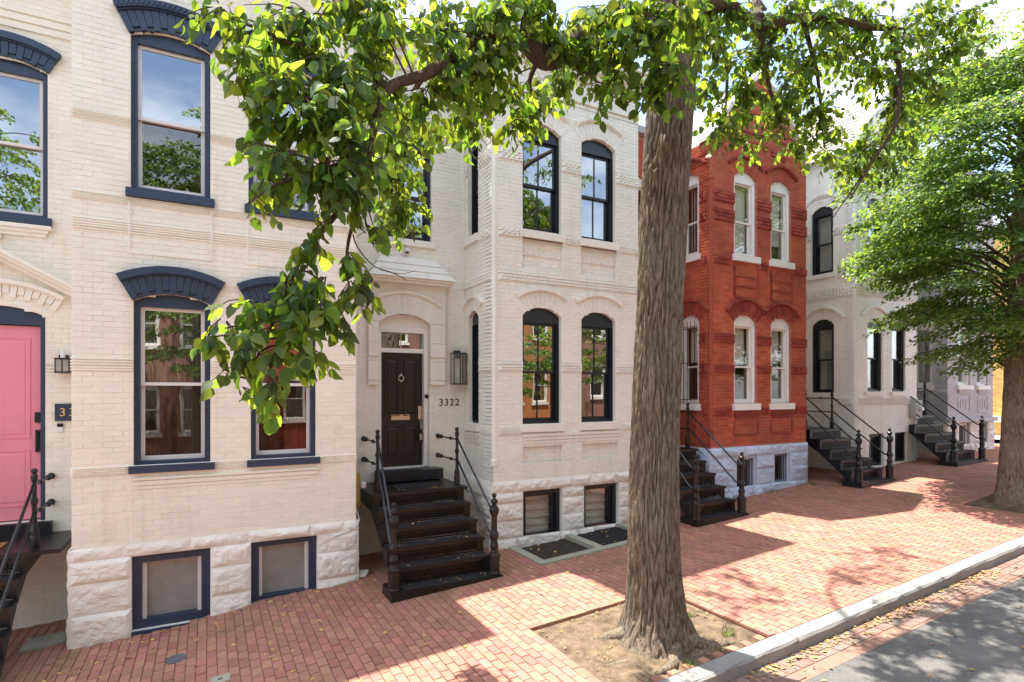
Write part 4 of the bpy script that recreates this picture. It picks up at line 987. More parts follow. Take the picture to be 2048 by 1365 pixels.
# ------------------------------------------------------------------ iron stoops
NEWEL = [(.088, 0), (.088, .03), (.078, .04), (.078, .25), (.086, .26), (.086, .29), (.06, .31), (.05, .36), (.064, .41), (.05, .46), (.044, .49), (.06, .53), (.068, .57), (.055, .61),
         (.043, .63), (.041, .84), (.052, .86), (.068, .90), (.072, .94), (.055, .985), (.034, 1.0), (.034, 1.02), (.055, 1.05), (.05, 1.075), (.022, 1.10), (.016, 1.115)]
POST = [(.052, 0), (.052, .13), (.044, .15), (.048, .2), (.038, .25), (.03, .27), (.027, .33), (.026, .52), (.036, .54), (.04, .57), (.03, .60), (.024, .62), (.023, .80), (.034, .82), (.036, .87), (.026, .89), (.016, .905)]
def stoop(label, x0, x1, zl, iron, yl=8.58, n=5, wall_y=9.7, back=True, mat_m=None, posts=(.12, .04), bracket=True, tread_m='tread', land_r=.05):
    xm = (x0 + x1) / 2; zg = gz(xm); zp = zg + .075; y0 = yl - .25 * n; rise = (zl - zp) / n; go = .25
    S = thing('iron_stoop', label, 'stairs', (xm, y0, zg), 'iron front stoops')
    def plate(a, b, ya, yb, z, th, name, m, ov=.0):
        mb = MB(); c = .008
        mb.box(a - ov, b + ov, ya, yb, z - th, z - c); mb.box(a - ov + c, b + ov - c, ya + c, yb, z - c, z)
        return mb.build(name, m, S)
    pb = MB(); lo = min(gz(x0), gz(x1)) - .03
    pb.box(x0 - .09, x1 + .07, y0 - .03, y0 + .42, lo, zp - .012); pb.box(x0 - .075, x1 + .055, y0 - .015, y0 + .42, zp - .012, zp); pb.build('base_plate', iron, S)
    mb = MB(); mb.box(x0 + .09, x1 - .09, y0 - .006, y0 + .25, zp + .001, zp + .006); mb.build('tread', tread_m, S)
    for k in range(1, n + 1):
        z = zp + rise * k; ya = y0 + go * k
        if k < n:
            plate(x0, x1, ya - .025, ya + go + .01, z, .04, 'tread', iron, .015)
            MB().box(x0 + .05, x1 - .05, ya - .01, ya + go - .02, z + .0005, z + .006).build('tread_surface', tread_m, S)
        # cast riser: frame and open lattice
        r = MB(); yr = ya + .012; zb = z - rise + .006; zt = z - .042
        r.box(x0 + .02, x1 - .02, yr, yr + .012, zt - .025, zt); r.box(x0 + .02, x1 - .02, yr, yr + .012, zb, zb + .02)
        for q in (x0 + .02, x1 - .10): r.box(q, q + .08, yr - .002, yr + .012, zb, zt)
        m = int((x1 - x0 - .2) / .046); a = x0 + .10; wd = (x1 - x0 - .2) / m; h = zt - zb - .045
        for i in range(m):
            for s in (-1, 1):
                c = (a + (i + .5) * wd, yr + .006 + .002 * s, (zb + zt) / 2); d = Vector((wd * 1.1, 0, s * h)).normalized(); L = math.hypot(wd * 1.1, h) / 2
                r.obox(c, d * L, Vector((0, .004, 0)), d.cross(Vector((0, 1, 0))) * .0075)
        r.box(x0 + .03, x1 - .03, yr + .13, yr + .136, zb, zt)  # dark plate added to stand in for shade behind the lattice
        r.build('riser', iron, S)
    plate(x0 - .05, x1 + land_r, yl - .03, wall_y - .003 + (0 if back else 0), zl, .045, 'landing', iron)
    if mat_m: MB().box(xm - .32, xm + .42, yl + .2, yl + .62, zl + .001, zl + .014).build('mat', mat_m, S)
    for x in (x0, x1 - .03):
        t = MB(); F = leftside(x + (.0 if x == x0 else .0), 0.0)
        pts = [(-(y0 + .30), zp), (-(y0 + .04), zp)]
        top = [(-(y0 + .04), zp), (-(y0 + .04), zp + .05)]
        path = []
        for k in range(1, n + 1): path += [(-(y0 + go * k), zp + rise * (k - 1)), (-(y0 + go * k), zp + rise * k - .045)]
        path += [(-(wall_y - .05), zl - .05), (-(wall_y - .05), zl - .22), (-(yl + .15), zl - .30)]
        path += [(-(yl - .25), zl - .55), (-(y0 + .32), zp - .02), (-(y0 + .1), zp - .02)]
        t.prism(F, path[::-1], -.03, 0); t.build('stringer', iron, S)
    for sx, xx, xp in ((0, x0 - .03, x0 + posts[0]), (1, x1 - .03, x1 - posts[1])):
        nb = (xx, y0 + .07, zp); tp = (xp, yl + .2, zl)
        N_ = MB().lathe(NEWEL, nb, 16, (.64, .83)); N_.ball((nb[0], nb[1], nb[2] + 1.145), .036); N_.build('newel_post', iron, S, smooth=False)
        P_ = MB().lathe(POST, tp, 12, (.3, .8)); P_.ball((tp[0], tp[1], tp[2] + .93), .036); P_.build('rail_post', iron, S)
        for za, zb in ((.77, .93), (.42, .55)):
            A = Vector((tp[0], tp[1] - .02, tp[2] + za)); Bq = Vector((nb[0], nb[1] + .04, nb[2] + zb))
            e = Bq + Vector((0, .14, .06)); path = [A, A.lerp(e, .5), e, Bq + Vector((0, .08, .015)), Bq]
            MB().tube(path, .017, 10).build('handrail', 'tube_blue' if iron == 'iron' else iron, S, smooth=True)
            if bracket:
                b = MB().tube([A + Vector((0, .02, -.01)), (tp[0], wall_y - .01, tp[2] + za - .01)], .014, 8)
                for y, r in ((tp[1] + .3 * (wall_y - tp[1]), .03), (wall_y - .2, .038), (wall_y - .035, .045)): b.ball((tp[0], y, tp[2] + za - .01), r)
                b.build('wall_bracket', iron, S)
    return S
stoop('black iron stoop with brown doormat climbing to the pink door', -3.32, -1.92, 1.02, 'black_iron', mat_m='doormat', yl=8.62, posts=(.12, -.06), land_r=.36)
stoop('brown black cast iron stoop with lattice risers at door number 3322', 2.22, 3.72, 1.36, 'iron', mat_m='black_mat')
stoop('cast iron stoop half behind the tree trunk, at the red brick house', 7.86, 9.08, 1.72, 'iron', yl=8.66)
stoop('black iron stoop between the red house and the white house', 12.83, 14.06, 2.0, 'black_iron', yl=8.62, wall_y=9.85)
stoop('black iron stoop beside the grey electric meter, at the lilac house', 16.95, 18.45, 2.25, 'black_iron', yl=8.6)

# ------------------------------------------------------------------ things on the walls
def lantern(label, F, a0, a1, z0, z1, dep, glass_m='lamp_glass'):
    L = thing('wall_lantern', label, 'lantern', F.p((a0 + a1) / 2, z0, 0)); w_ = .012
    ac = (a0 + a1) / 2; t = MB()
    for a in (a0, a1 - w_):
        for d in (.05, .05 + dep - w_): t.fbox(F, a, a + w_, z0, z1, d, d + w_)
    for z in (z0, z1 - .02): t.fbox(F, a0 - .004, a1 + .004, z, z + .02, .046, .05 + dep + .004)
    t.fbox(F, ac - .006, ac + .006, z0, z1, .05 + dep - w_, .05 + dep)
    t.build('lantern_frame', 'ink', L)
    MB().fbox(F, ac - .05, ac + .05, z1 - .10, z1 + .045, .002, .10).build('wall_bracket', 'ink', L)
    t = MB(); t.lathe([(.018, 0), (.03, .06), (.03, .14), (.012, .2), (.008, .22)], F.p(ac, z0 + .1, .05 + dep / 2), 10); t.build('bulb', 'white_plastic', L, smooth=True)
    g = MB(); q = .003
    g.fbox(F, a0 + w_, a1 - w_, z0 + .02, z1 - .02, .05 + dep - .008, .05 + dep - .005); g.fbox(F, a0 + .004, a0 + .007, z0 + .02, z1 - .02, .062, .05 + dep - w_); g.fbox(F, a1 - .007, a1 - .004, z0 + .02, z1 - .02, .062, .05 + dep - w_)
    g.build('lantern_glass', 'glass_clear' if glass_m is None else glass_m, L)
    return L
lantern('tall black box lantern with clear panes above the number 3322', FBB, 3.915, 4.165, 3.05, 3.63, .17, None)
lantern('small black lantern with ribbed panes beside the pink door', FAB, -1.80, -1.64, 3.17, 3.37, .13)
lantern('black box lantern at the corner of the red house, by the white house', FDB, 12.72, 12.95, 3.85, 4.55, .2, None)
def lettering(s, F, a, z, size, m, name, parent=None, space=1.0, **kw):
    cu = bpy.data.curves.new(name, 'FONT'); cu.body = s; cu.size = size; cu.extrude = .004; cu.space_character = space; cu.align_x = 'CENTER'; cu.resolution_u = 3
    tmp = bpy.data.objects.new(name, cu); COL.objects.link(tmp); dg = bpy.context.evaluated_depsgraph_get(); dg.update()
    me = bpy.data.meshes.new_from_object(tmp.evaluated_get(dg)); bpy.data.objects.remove(tmp)
    A, N_ = F.A, F.N; O = Vector(F.p(a, z, .006)); n = len(me.vertices)
    for v in me.vertices: c = v.co.copy(); v.co = O + A * c.x + Vector((0, 0, c.y)) + N_ * (c.z + .004)
    return link(name, me, m, parent, **kw)
hn = thing('house_number', 'dark numerals 3322 on the wall beside the black front door', 'house number', FBB.p(3.9, 2.66))
for i, ch in enumerate('3322'): lettering(ch, FBB, 3.748 + i * .106, 2.665, .185, 'dark_digit', 'digit', hn)
pq = thing('number_plaque', 'navy plaque with gold numerals 33 beside the pink door', 'plaque', FAB.p(-1.66, 2.52))
MB().fbox(FAB, -1.825, -1.475, 2.52, 2.755, .009, .03).build('plaque_board', 'navy', pq)
for i, ch in enumerate('33'): lettering(ch, FAB.shift(.025), -1.74 + i * .105, 2.585, .16, 'gold_leaf', 'digit', pq)
db = thing('doorbell', 'small black and white doorbell under the navy number plaque', 'doorbell', FAB.p(-1.77, 2.35))
MB().fbox(FAB, -1.80, -1.735, 2.44, 2.485, .009, .03).build('camera_head', 'black_iron', db); MB().fbox(FAB, -1.795, -1.74, 2.37, 2.438, .009, .026).build('button_plate', 'white_plastic', db)
db = thing('doorbell', 'small dark doorbell on the white door frame of number 3322', 'doorbell', FBB.p(3.50, 2.65))
MB().fbox(FBB, 3.46, 3.515, 2.80, 2.87, -.06, -.035).build('camera_head', 'black_iron', db); MB().fbox(FBB, 3.465, 3.51, 2.71, 2.798, -.06, -.04).build('button_plate', 'white_plastic', db)
sc_ = thing('security_camera', 'white dome security camera above the sloped door canopy', 'camera', FBB.p(3.09, 5.40))
MB().lathe([(.05, 0), (.055, .02), (.05, .06), (.02, .075)], FBB.p(3.09, 5.38, .06), 14).build('camera_housing', 'white_plastic', sc_, smooth=True); MB().ball(FBB.p(3.09, 5.385, .075), .036).build('camera_lens', 'black_iron', sc_, smooth=True)
vp = MB(); vp.tube([FAB.p(-2.42, 4.95, -.01), FAB.p(-2.42, 4.95, .16)], .05, 12); vp.ball(FAB.p(-2.42, 4.95, .16), .052); vp.build('wall_light', 'cream', smooth=True, label='round cream fitting on the wall above the pink door', cat='wall light')
gbx = thing('gas_meter_box', 'narrow mustard yellow metal box in the corner beside the stoop of 3322', 'meter box', (2.03, 8.95, 1.15))
MB().box(1.965, 2.10, 8.90, 9.12, 1.13, 1.64).build('box_body', 'gold_box', gbx); MB().box(1.975, 2.09, 8.885, 8.90, 1.18, 1.60).build('box_lid', 'gold_box', gbx)
MB().lathe([(.04, 0), (.045, .02), (.045, .07), (.03, .09)], (2.14, 8.87, 1.42), 12).build('dial', 'white_plastic', gbx)
MB().tube([(2.03, 8.93, 1.14), (2.0, 8.55, 1.0), (1.96, 8.47, .95), (1.8, 8.46, .86), (1.62, 8.46, .82)], .011, 6).build('cable', 'white_plastic', gbx)
# electric meter
em = thing('electric_meter', 'grey electric meter box with round glass dial on the white house corner', 'meter', (17.15, 8.4, 2.18))
MB().fbox(FD, 16.98, 17.32, 2.19, 2.70, .009, .16).build('meter_box', 'meter', em); t = MB(); t.tube([FD.p(17.2, 2.48, .16), FD.p(17.2, 2.48, .24)], .075, 16); t.build('meter_dial', 'white_plastic', em)
MB().tube([FD.p(17.12, 2.19, .07), FD.p(17.12, 1.05, .07)], .022, 8).build('conduit', 'meter', em)
MB().tube([FD.p(17.25, 2.19, .06), FD.p(17.27, 1.6, .08), FD.p(17.25, 1.1, .07)], .018, 8).build('conduit', 'meter', em)
gm = thing('wall_box', 'small dark box on the white wall behind the red house', 'box', FDB.p(12.8, 2.9)); MB().fbox(FDB, 12.70, 12.86, 2.75, 3.05, .009, .09).build('box_body', 'iron', gm)
# window wells of 3322
ww = thing('window_well', 'pale concrete kerb framing two sunken basement window wells', 'window well', (5.7, 7.9, .35))
def slope_box(x0, x1, y0, y1, h0, h1):
    mb = MB(); mb.add([(x0, y0, gz(x0) + h0), (x0, y1, gz(x0) + h0), (x1, y1, gz(x1) + h0), (x1, y0, gz(x1) + h0), (x0, y0, gz(x0) + h1), (x0, y1, gz(x0) + h1), (x1, y1, gz(x1) + h1), (x1, y0, gz(x1) + h1)], BOXF); return mb
slope_box(4.465, 6.915, 7.365, 7.51, -.12, .022).build('kerb_bar', 'concrete', ww)
for a in (4.465, 5.62, 6.77): slope_box(a, a + .145, 7.512, 8.44, -.12, .020).build('kerb_bar', 'concrete', ww)
slope_box(4.61, 5.62, 7.51, 8.49, -.14, -.05).build('soil_fill', 'dark_soil', ww)
slope_box(5.765, 6.77, 7.51, 8.49, -.14, -.03).build('rubber_mat', 'black_mat', ww)
# covers in the sidewalk
cv = thing('valve_cover', 'small round dark iron cover in the shaded brick sidewalk', 'cover', (-.30, 7.42, gz(-.3)))
def disc(r, x, y, h): return MB().lathe([(r, -.01), (r, h), (r * .94, h + .002), (r * .9, h)], (x, y, gz(x)), 22)
disc(.12, -.30, 7.42, .005).build('cover_ring', 'cast', cv); disc(.095, -.30, 7.42, .009).build('cover_plate', 'cast', cv)
cv = thing('utility_cover', 'small square grey utility lid set in the brick sidewalk', 'cover', (.11, 6.53, gz(.11)))
slope_box(.02, .20, 6.44, 6.62, -.02, .006).build('lid', 'concrete', cv); slope_box(.09, .13, 6.51, 6.55, -.02, .009).build('lid_knob', 'cast', cv)
cv = thing('paving_slab', 'loose grey slab lying in the areaway under the pink door stoop', 'slab', (-1.75, 8.9, gz(-1.8)))
slope_box(-1.98, -1.55, 8.72, 9.10, -.01, .03).build('slab_body', 'concrete', cv)
brk = MB(); stone_mesh(Frame((1.98, 8.72, 0), (1, 0, 0), (0, -1, 0)), 0, .30, .02, .17, .12, 5)
rb = thing('rubble_stone', 'pale broken stone lying at the foot of the cream house corner', 'stone', (2.1, 8.7, .1))
mb = stone_mesh(Frame((1.93, 8.62, .08), (1, 0, 0), (0, -1, 0)), 0, .22, .0, .13, .10, 5); mb.build('stone_body', 'cream_stone', rb)

# ------------------------------------------------------------------ end building beyond the cross street
H6 = thing('corner_building', 'tall buff yellow brick building across the cross street', 'building', (28, 14, 1.18))
FX = leftside(28.0, 30.0)
xw = [Op(a, a + 1.0, z, z + 1.7, 0) for a in (2.5, 5.5, 8.5, 11.5, 14.5, 21.5) for z in (3.6, 6.9)]
mb = MB(); wall_fill(mb, FX, 0, 24, .9, 9.6, xw, -.3, 0); mb.build('wall', 'buff_brick', H6)
place_bricks(H6, lay(FX, 10.0, 24, 2.0, 9.5, xw, None, .075, .23), 'buff_brick')
for o in xw: window(H6, FX, o, 'white_trim', 'white_trim', .08, 0, .5, (.08, .15, .08, 'white_trim'), hb=.08)
t = MB(); t.fbox(FX, 0, 24, 1.7, 1.95, -.002, .10); t.fbox(FX, 0, 24, 5.7, 5.85, -.002, .06); t.build('stone_belt', 'white_trim', H6)
mb = MB(); mb.box(28.3, 38, 6.2, 29.9, .9, 9.5); mb.build('interior', 'room', H6)
t = MB(); t.fbox(FX, -.2, 24.2, 9.4, 9.6, -.002, .2); t.box(27.9, 38, 5.9, 30, 9.6, 9.7); t.build('roof', 'coping', H6)
sheet('corner_walk', 'concrete', 25.4, 28.0, 4.0, 32, .0)

# ------------------------------------------------------------------ houses across the street (seen in the panes)
cols = ['muted_brick', 'buff_brick', 'muted_brick', 'dark_red', 'muted_brick', 'orange_brick', 'muted_brick', 'orange_brick']
for i in range(8):
    x0 = -14 + i * 5.4; m = cols[i]
    T = thing('terrace_house', ['red brick house across the street mirrored in the cream house panes', 'buff brick house across the street, next to the first red one', 'red brick house across the street, facing number 3322',
        'dark red brick house across the street', 'red brick house across the street, facing the red house', 'orange brick house across the street, facing the white house', 'red brick house across the street, facing the lilac house', 'orange brick house across the street, last one up the hill'][i], 'house', (x0 + 2.7, -8.6, gz(x0)), 'houses across the street')
    F = facing_back(-8.6); A0, A1 = -(x0 + 5.38), -x0
    ow = [Op(A0 + a, A0 + a + .95, z, z + 1.8, .15) for a in (.6, 2.2, 3.8) for z in (gz(x0) + 1.6, gz(x0) + 5.0)]
    mb = MB(); wall_fill(mb, F, A0, A1, gz(x0) - .4, gz(x0) + 8.6, ow, -.3, 0); mb.build('wall', m, T)
    for o in ow: window(T, F, o, 'white_trim', 'white_trim', .08, 0, .5, (.06, .14, .08, 'white_trim'), hb=.08)
    t = MB(); z = gz(x0) + 8.6
    for k in range(3): t.fbox(F, A0, A1, z - .4 + .13 * k, z - .28 + .13 * k, -.3, .08 + .1 * k)
    t.build('cornice', 'white_trim' if m != 'greige' else m, T)
    mb = MB(); mb.box(x0 + .02, x0 + 5.36, -14, -9.4, -1.0, z - .2); mb.box(x0 + .02, x0 + 5.36, -14, -8.7, z - .2, z - .05); mb.build('roof', 'coping', T)

# ------------------------------------------------------------------ trees
LEAF_V = np.array([(0, 0, 0), (0, .34, -.015), (0, .68, -.04), (0, 1.0, -.13), (-.26, .06, .05), (-.41, .34, .07), (-.27, .70, .02), (.26, .06, .05), (.41, .34, .07), (.27, .70, .02)], float)
LEAF_F = [(0, 1, 5, 4), (1, 2, 6, 5), (2, 3, 6), (1, 0, 7, 8), (2, 1, 8, 9), (3, 2, 9)]
SMALL_V = np.array([(0, 0, 0), (-.30, .42, .07), (0, 1, -.08), (.30, .42, .07), (0, .45, -.02)], float)
SMALL_F = [(0, 4, 1), (4, 2, 1), (0, 3, 4), (4, 3, 2)]
def leaf_frames(dirs, norms, r):
    """rotation matrices with y along the midrib and z near the wanted face normal"""
    y = dirs / np.linalg.norm(dirs, axis=1, keepdims=True)
    z = norms - y * np.sum(norms * y, axis=1, keepdims=True); ln = np.linalg.norm(z, axis=1, keepdims=True)
    z = np.where(ln < 1e-4, np.cross(y, np.array([[1., 0, 0]])), z); z /= np.linalg.norm(z, axis=1, keepdims=True)
    x = np.cross(y, z); return np.stack([x, y, z], axis=2)
def scatter(name, tv, tf, Rm, pos, sc, m, parent=None, kind=None, label=None):
    n = len(pos); k = len(tv)
    V = np.einsum('nij,kj->nki', Rm, tv) * sc[:, None, None] + pos[:, None, :]
    loops = np.array([i for f in tf for i in f]); nl = len(loops); cnt = np.array([len(f) for f in tf])
    me = bpy.data.meshes.new(name); me.vertices.add(n * k); me.vertices.foreach_set('co', V.reshape(-1).astype(np.float32))
    me.loops.add(n * nl); me.loops.foreach_set('vertex_index', (loops[None, :] + (np.arange(n) * k)[:, None]).reshape(-1).astype(np.int32))
    me.polygons.add(n * len(tf)); tot = np.tile(cnt, n); st = np.concatenate([[0], np.cumsum(tot)[:-1]])
    me.polygons.foreach_set('loop_start', st.astype(np.int32)); me.polygons.foreach_set('loop_total', tot.astype(np.int32))
    me.update(calc_edges=True); me.validate()
    return link(name, me, m, parent, label=label, kind=kind)
CL=[(0.07,4.16,5.38,0.2,0.13,26),(0.29,3.93,5.19,0.25,0.19,45),(0.59,3.88,5.32,0.33,0.2,60),(0.18,3.88,5,0.15,0.09,14),(0.41,3.87,4.87,0.22,0.19,45),(0.76,3.79,4.99,0.36,0.26,75),(0.5,3.7,4.6,0.31,0.19,60),(0.28,3.82,4.63,0.12,0.15,18),(0.77,3.67,4.61,0.29,0.22,65),(0.39,3.76,4.35,0.25,0.14,45),(0.67,3.62,4.29,0.28,0.19,60),(0.9,3.61,4.36,0.19,0.22,40),(0.31,3.81,4.12,0.17,0.11,26),(0.53,3.69,4.13,0.19,0.11,34),(0.23,3.85,4.04,0.09,0.06,6),(0.77,3.67,4.1,0.16,0.13,24),(1.14,3.93,5.48,0.32,0.21,50),(1.07,3.96,5.09,0.28,0.21,50),(1.52,4.18,5.66,0.35,0.23,55),(1.52,4.29,5.28,0.36,0.24,60),(1.65,5.36,5.42,0.34,0.24,60),(1.81,6.07,5.35,0.33,0.27,70),(1.92,6.24,5.03,0.28,0.28,60),(1.48,5.45,4.59,0.1,0.1,8),(2.17,5.65,5.64,0.32,0.16,40),(1.96,4.28,5.93,0.37,0.25,60),(2.08,4.45,5.62,0.35,0.22,60),(2.16,4.97,5.56,0.29,0.14,40),(2.45,4.59,5.65,0.28,0.23,55),(3.37,5.57,6.22,0.29,0.23,60),(3.95,6.05,6.89,0.19,0.38,55),(2.59,4.74,5.47,0.29,0.11,26),(2.43,4.37,6.25,0.35,0.18,45),(2.77,4.41,6.25,0.18,0.18,20),(2.07,4.23,6.09,0.25,0.12,30),(0.66,3.73,3.88,0.13,0.1,12),(0.55,3.8,3.75,0.14,0.11,16),(0.43,3.8,3.52,0.14,0.09,18),(0.77,3.67,3.69,0.14,0.11,20),(0.8,3.66,3.5,0.14,0.11,26),(0.91,3.71,3.88,0.07,0.13,7),(0.66,3.73,3.53,0.13,0.13,20),(0.61,3.65,3.36,0.19,0.09,26),(0.39,3.76,3.36,0.19,0.14,40),(0.23,3.85,3.36,0.11,0.08,14),(0.5,3.7,3.2,0.14,0.12,26),(0.28,3.82,3.17,0.15,0.11,26),(0.09,3.87,3.23,0.14,0.07,14),(-0,3.86,3.17,0.07,0.05,6),(0.39,3.76,3.05,0.17,0.11,28),(0.2,3.87,2.96,0.11,0.09,12),(0.18,3.88,2.82,0.09,0.06,8),(0.38,3.77,2.89,0.15,0.09,20),(0.56,3.67,3.05,0.09,0.08,8),(0.72,3.59,3.3,0.08,0.06,6),(3.16,4.32,6.45,0.28,0.19,36),(3.28,4.14,6.02,0.18,0.28,40),(3.2,4.07,5.64,0.16,0.18,22),(3.58,3.98,6.25,0.32,0.28,70),(3.67,3.81,5.82,0.27,0.23,50),(3.58,3.98,5.69,0.21,0.14,20),(4.06,3.95,6.37,0.24,0.29,40),(3.38,4.09,6.43,0.23,0.14,24),(5.22,4.69,7.03,0.23,0.29,36),(5.32,4.86,6.61,0.24,0.24,40),(5.8,5.05,6.32,0.32,0.32,70),(6.2,5.07,6.87,0.39,0.33,70),(6.42,5.17,6.31,0.34,0.17,35),(6.43,4.94,7.33,0.46,0.29,70),(6.96,5.11,6.88,0.41,0.35,80),(7.32,5.14,6.41,0.35,0.28,55),(7.13,4.79,7.38,0.47,0.3,75),(7.63,4.98,6.91,0.35,0.42,75),(7.92,5.05,6.36,0.33,0.25,45),(6.42,4.72,7.66,0.38,0.19,40),(7.12,4.57,7.79,0.46,0.23,55),(7.68,4.38,7.85,0.4,0.27,55),(7.95,4.47,7.37,0.41,0.27,50),(8.2,4.22,7.65,0.47,0.34,70),(8.43,4.21,7.24,0.41,0.27,60),(8.79,4.01,7.92,0.41,0.27,55),(9.03,3.89,7.65,0.34,0.2,36),(8.57,4.47,6.91,0.39,0.28,55),(8.57,4.81,6.55,0.4,0.29,60),(8.41,5.01,6.22,0.3,0.19,35),(9.19,4.59,6.81,0.37,0.26,45),(9.07,4.2,7.19,0.32,0.18,30),(9.03,3.77,7.99,0.27,0.17,24),(5.42,4.58,7.38,0.23,0.15,20),(8.18,5.02,6.77,0.16,0.16,10),(1.63,4.23,5.92,0.32,0.14,40),(1.99,4.26,5.72,0.29,0.17,40),(2.26,4.23,5.86,0.25,0.17,36),(2.63,4.26,6.29,0.31,0.13,36),(2.84,4.26,6.09,0.18,0.16,26),(3.07,4.36,6.03,0.14,0.19,20),(1.77,4.38,5.59,0.25,0.17,36),(1.01,4,5.62,0.28,0.11,36),(0.72,3.93,5.52,0.27,0.08,30),(3.1,4.24,6.11,0.18,0.18,26),(3.29,3.91,6.07,0.22,0.22,34),(3.71,3.79,6.32,0.23,0.18,34),(5.43,4.8,7.45,0.3,0.18,36),(6.05,4.8,7.59,0.31,0.22,40),(6.92,4.79,7.99,0.4,0.17,40),(7.75,4.69,7.71,0.35,0.28,40),(7.51,4.48,7.99,0.33,0.13,30),(8.34,4.48,7.35,0.35,0.28,40),(8.44,4.09,8.06,0.4,0.17,36),(7.32,5.14,7.33,0.42,0.28,50),(6.05,5.03,7.14,0.26,0.26,36),(6.8,5.31,6.72,0.35,0.24,40),(7.7,5.17,6.57,0.29,0.22,30),(8.97,4.82,6.41,0.3,0.23,34),(8.83,4.22,7.63,0.28,0.21,30)]
def curve_pts(pts, n=6):
    """Catmull-Rom through the points"""
    P = [Vector(p) for p in pts]; P = [P[0] * 2 - P[1]] + P + [P[-1] * 2 - P[-2]]; out = []
    for i in range(1, len(P) - 2):
        for k in range(n):
            t = k / n; a, b, c, d = P[i - 1], P[i], P[i + 1], P[i + 2]
            out.append(.5 * ((2 * b) + (c - a) * t + (2 * a - 5 * b + 4 * c - d) * t * t + (3 * b - a - 3 * c + d) * t ** 3))
    return out + [P[-2]]
def trunk_mesh(prof, roots, segs=110, dz=.05, amp=.026, seed=0, freq=11, knots=()):
    """prof: (z, cx, cy, r) knots; furrowed bark carved into the surface, roots flare at the foot"""
    z0, z1 = prof[0][0], prof[-1][0]; nz = int((z1 - z0) / dz); mb = MB(); vs = []
    for j in range(nz + 1):
        z = z0 + (z1 - z0) * j / nz
        for a, b in zip(prof, prof[1:]):
            if a[0] <= z <= b[0] + 1e-6: t = (z - a[0]) / (b[0] - a[0]); t = t * t * (3 - 2 * t) if False else t; cx, cy, r = [a[k] + (b[k] - a[k]) * t for k in (1, 2, 3)]; break
        h = z - z0
        for i in range(segs):
            th = 2 * math.pi * i / segs; c, s = math.cos(th), math.sin(th)
            fl = 0
            for ra, rl, rh in roots: fl += rl * max(0, math.cos((th - ra))) ** 9 * math.exp(-h / rh)
            wv = noise.noise(Vector((c * 1.7 + seed, s * 1.7, z * .55))) * .55
            q = Vector(((c + .12 * wv) * r * freq + seed, (s + .12 * wv) * r * freq, z * 3.0))
            n1 = min(1, abs(noise.noise(q)) * 3.6) ** .75 * 1.9 - 1.2; n2 = min(.6, abs(noise.noise(q * 2.3 + Vector((7, 3, 1)))) * 2) - .3
            R = r + fl + .014 * noise.noise(Vector((c * 1.5, s * 1.5, z * .9 + seed))) + amp * (n1 * .8 + n2 * .7) * min(1, .5 + r * 2)
            for ka, kz, kr, kh in knots:
                dd = ((((th - ka + math.pi) % (2 * math.pi)) - math.pi) * r) ** 2 + (z - kz) ** 2
                R += kh * math.exp(-dd / kr ** 2) - kh * .9 * math.exp(-dd / (kr * .4) ** 2)
            vs.append((cx + R * c, cy + R * s, z))
    fs = [(j * segs + i, j * segs + (i + 1) % segs, (j + 1) * segs + (i + 1) % segs, (j + 1) * segs + i) for j in range(nz) for i in range(segs)]
    return mb.add(vs, fs)
T1 = thing('street_tree', 'big broad leaved street tree with furrowed trunk in the sidewalk pit', 'tree', (4.26, 4.65, gz(4.26)))
zb = gz(4.26) - .12
prof = [(zb, 4.27, 4.65, .50), (zb + .2, 4.26, 4.65, .47), (.62, 4.245, 4.65, .425), (1.1, 4.22, 4.65, .395), (1.5, 4.215, 4.65, .385), (2.0, 4.22, 4.65, .372), (2.83, 4.255, 4.65, .36), (3.64, 4.297, 4.65, .355), (4.45, 4.343, 4.65, .36),
        (5.25, 4.39, 4.65, .358), (5.8, 4.44, 4.65, .365), (6.4, 4.50, 4.65, .375), (7.0, 4.50, 4.62, .33), (7.6, 4.46, 4.55, .26), (9.0, 4.3, 4.4, .18), (10.5, 4.4, 4.1, .08)]
prof = [(z, x + .02, y, r * .665) for z, x, y, r in prof]
trunk_mesh(prof, [(R_(190), .22, .20), (R_(225), .20, .26), (R_(262), .12, .34), (R_(305), .15, .30), (R_(340), .20, .22), (R_(60), .2, .2), (R_(130), .25, .2)], 340, .02, .022, 0, 27, ((R_(238), 5.55, .09, .05), (R_(205), 5.3, .08, .045), (R_(300), 3.3, .08, .03))).build('trunk', 'bark', T1, smooth=True)
for pts in ([(4.05, 4.45, .30), (3.85, 4.40, .19), (3.62, 4.42, .205), (3.42, 4.52, .16)], [(4.2, 4.3, .30), (4.08, 4.18, .235), (3.95, 4.10, .245), (3.78, 4.12, .20)], [(4.42, 4.35, .32), (4.58, 4.2, .265), (4.75, 4.14, .28), (4.95, 4.10, .25)], [(4.55, 4.7, .34), (4.78, 4.72, .275), (5.0, 4.66, .26)], [(4.0, 4.8, .30), (3.8, 4.95, .22), (3.6, 5.05, .18)]):
    cp = curve_pts(pts, 6); MB().tube(cp, [.085 - .06 * i / len(cp) for i in range(len(cp))], 10).build('root', 'bark', T1, smooth=True)
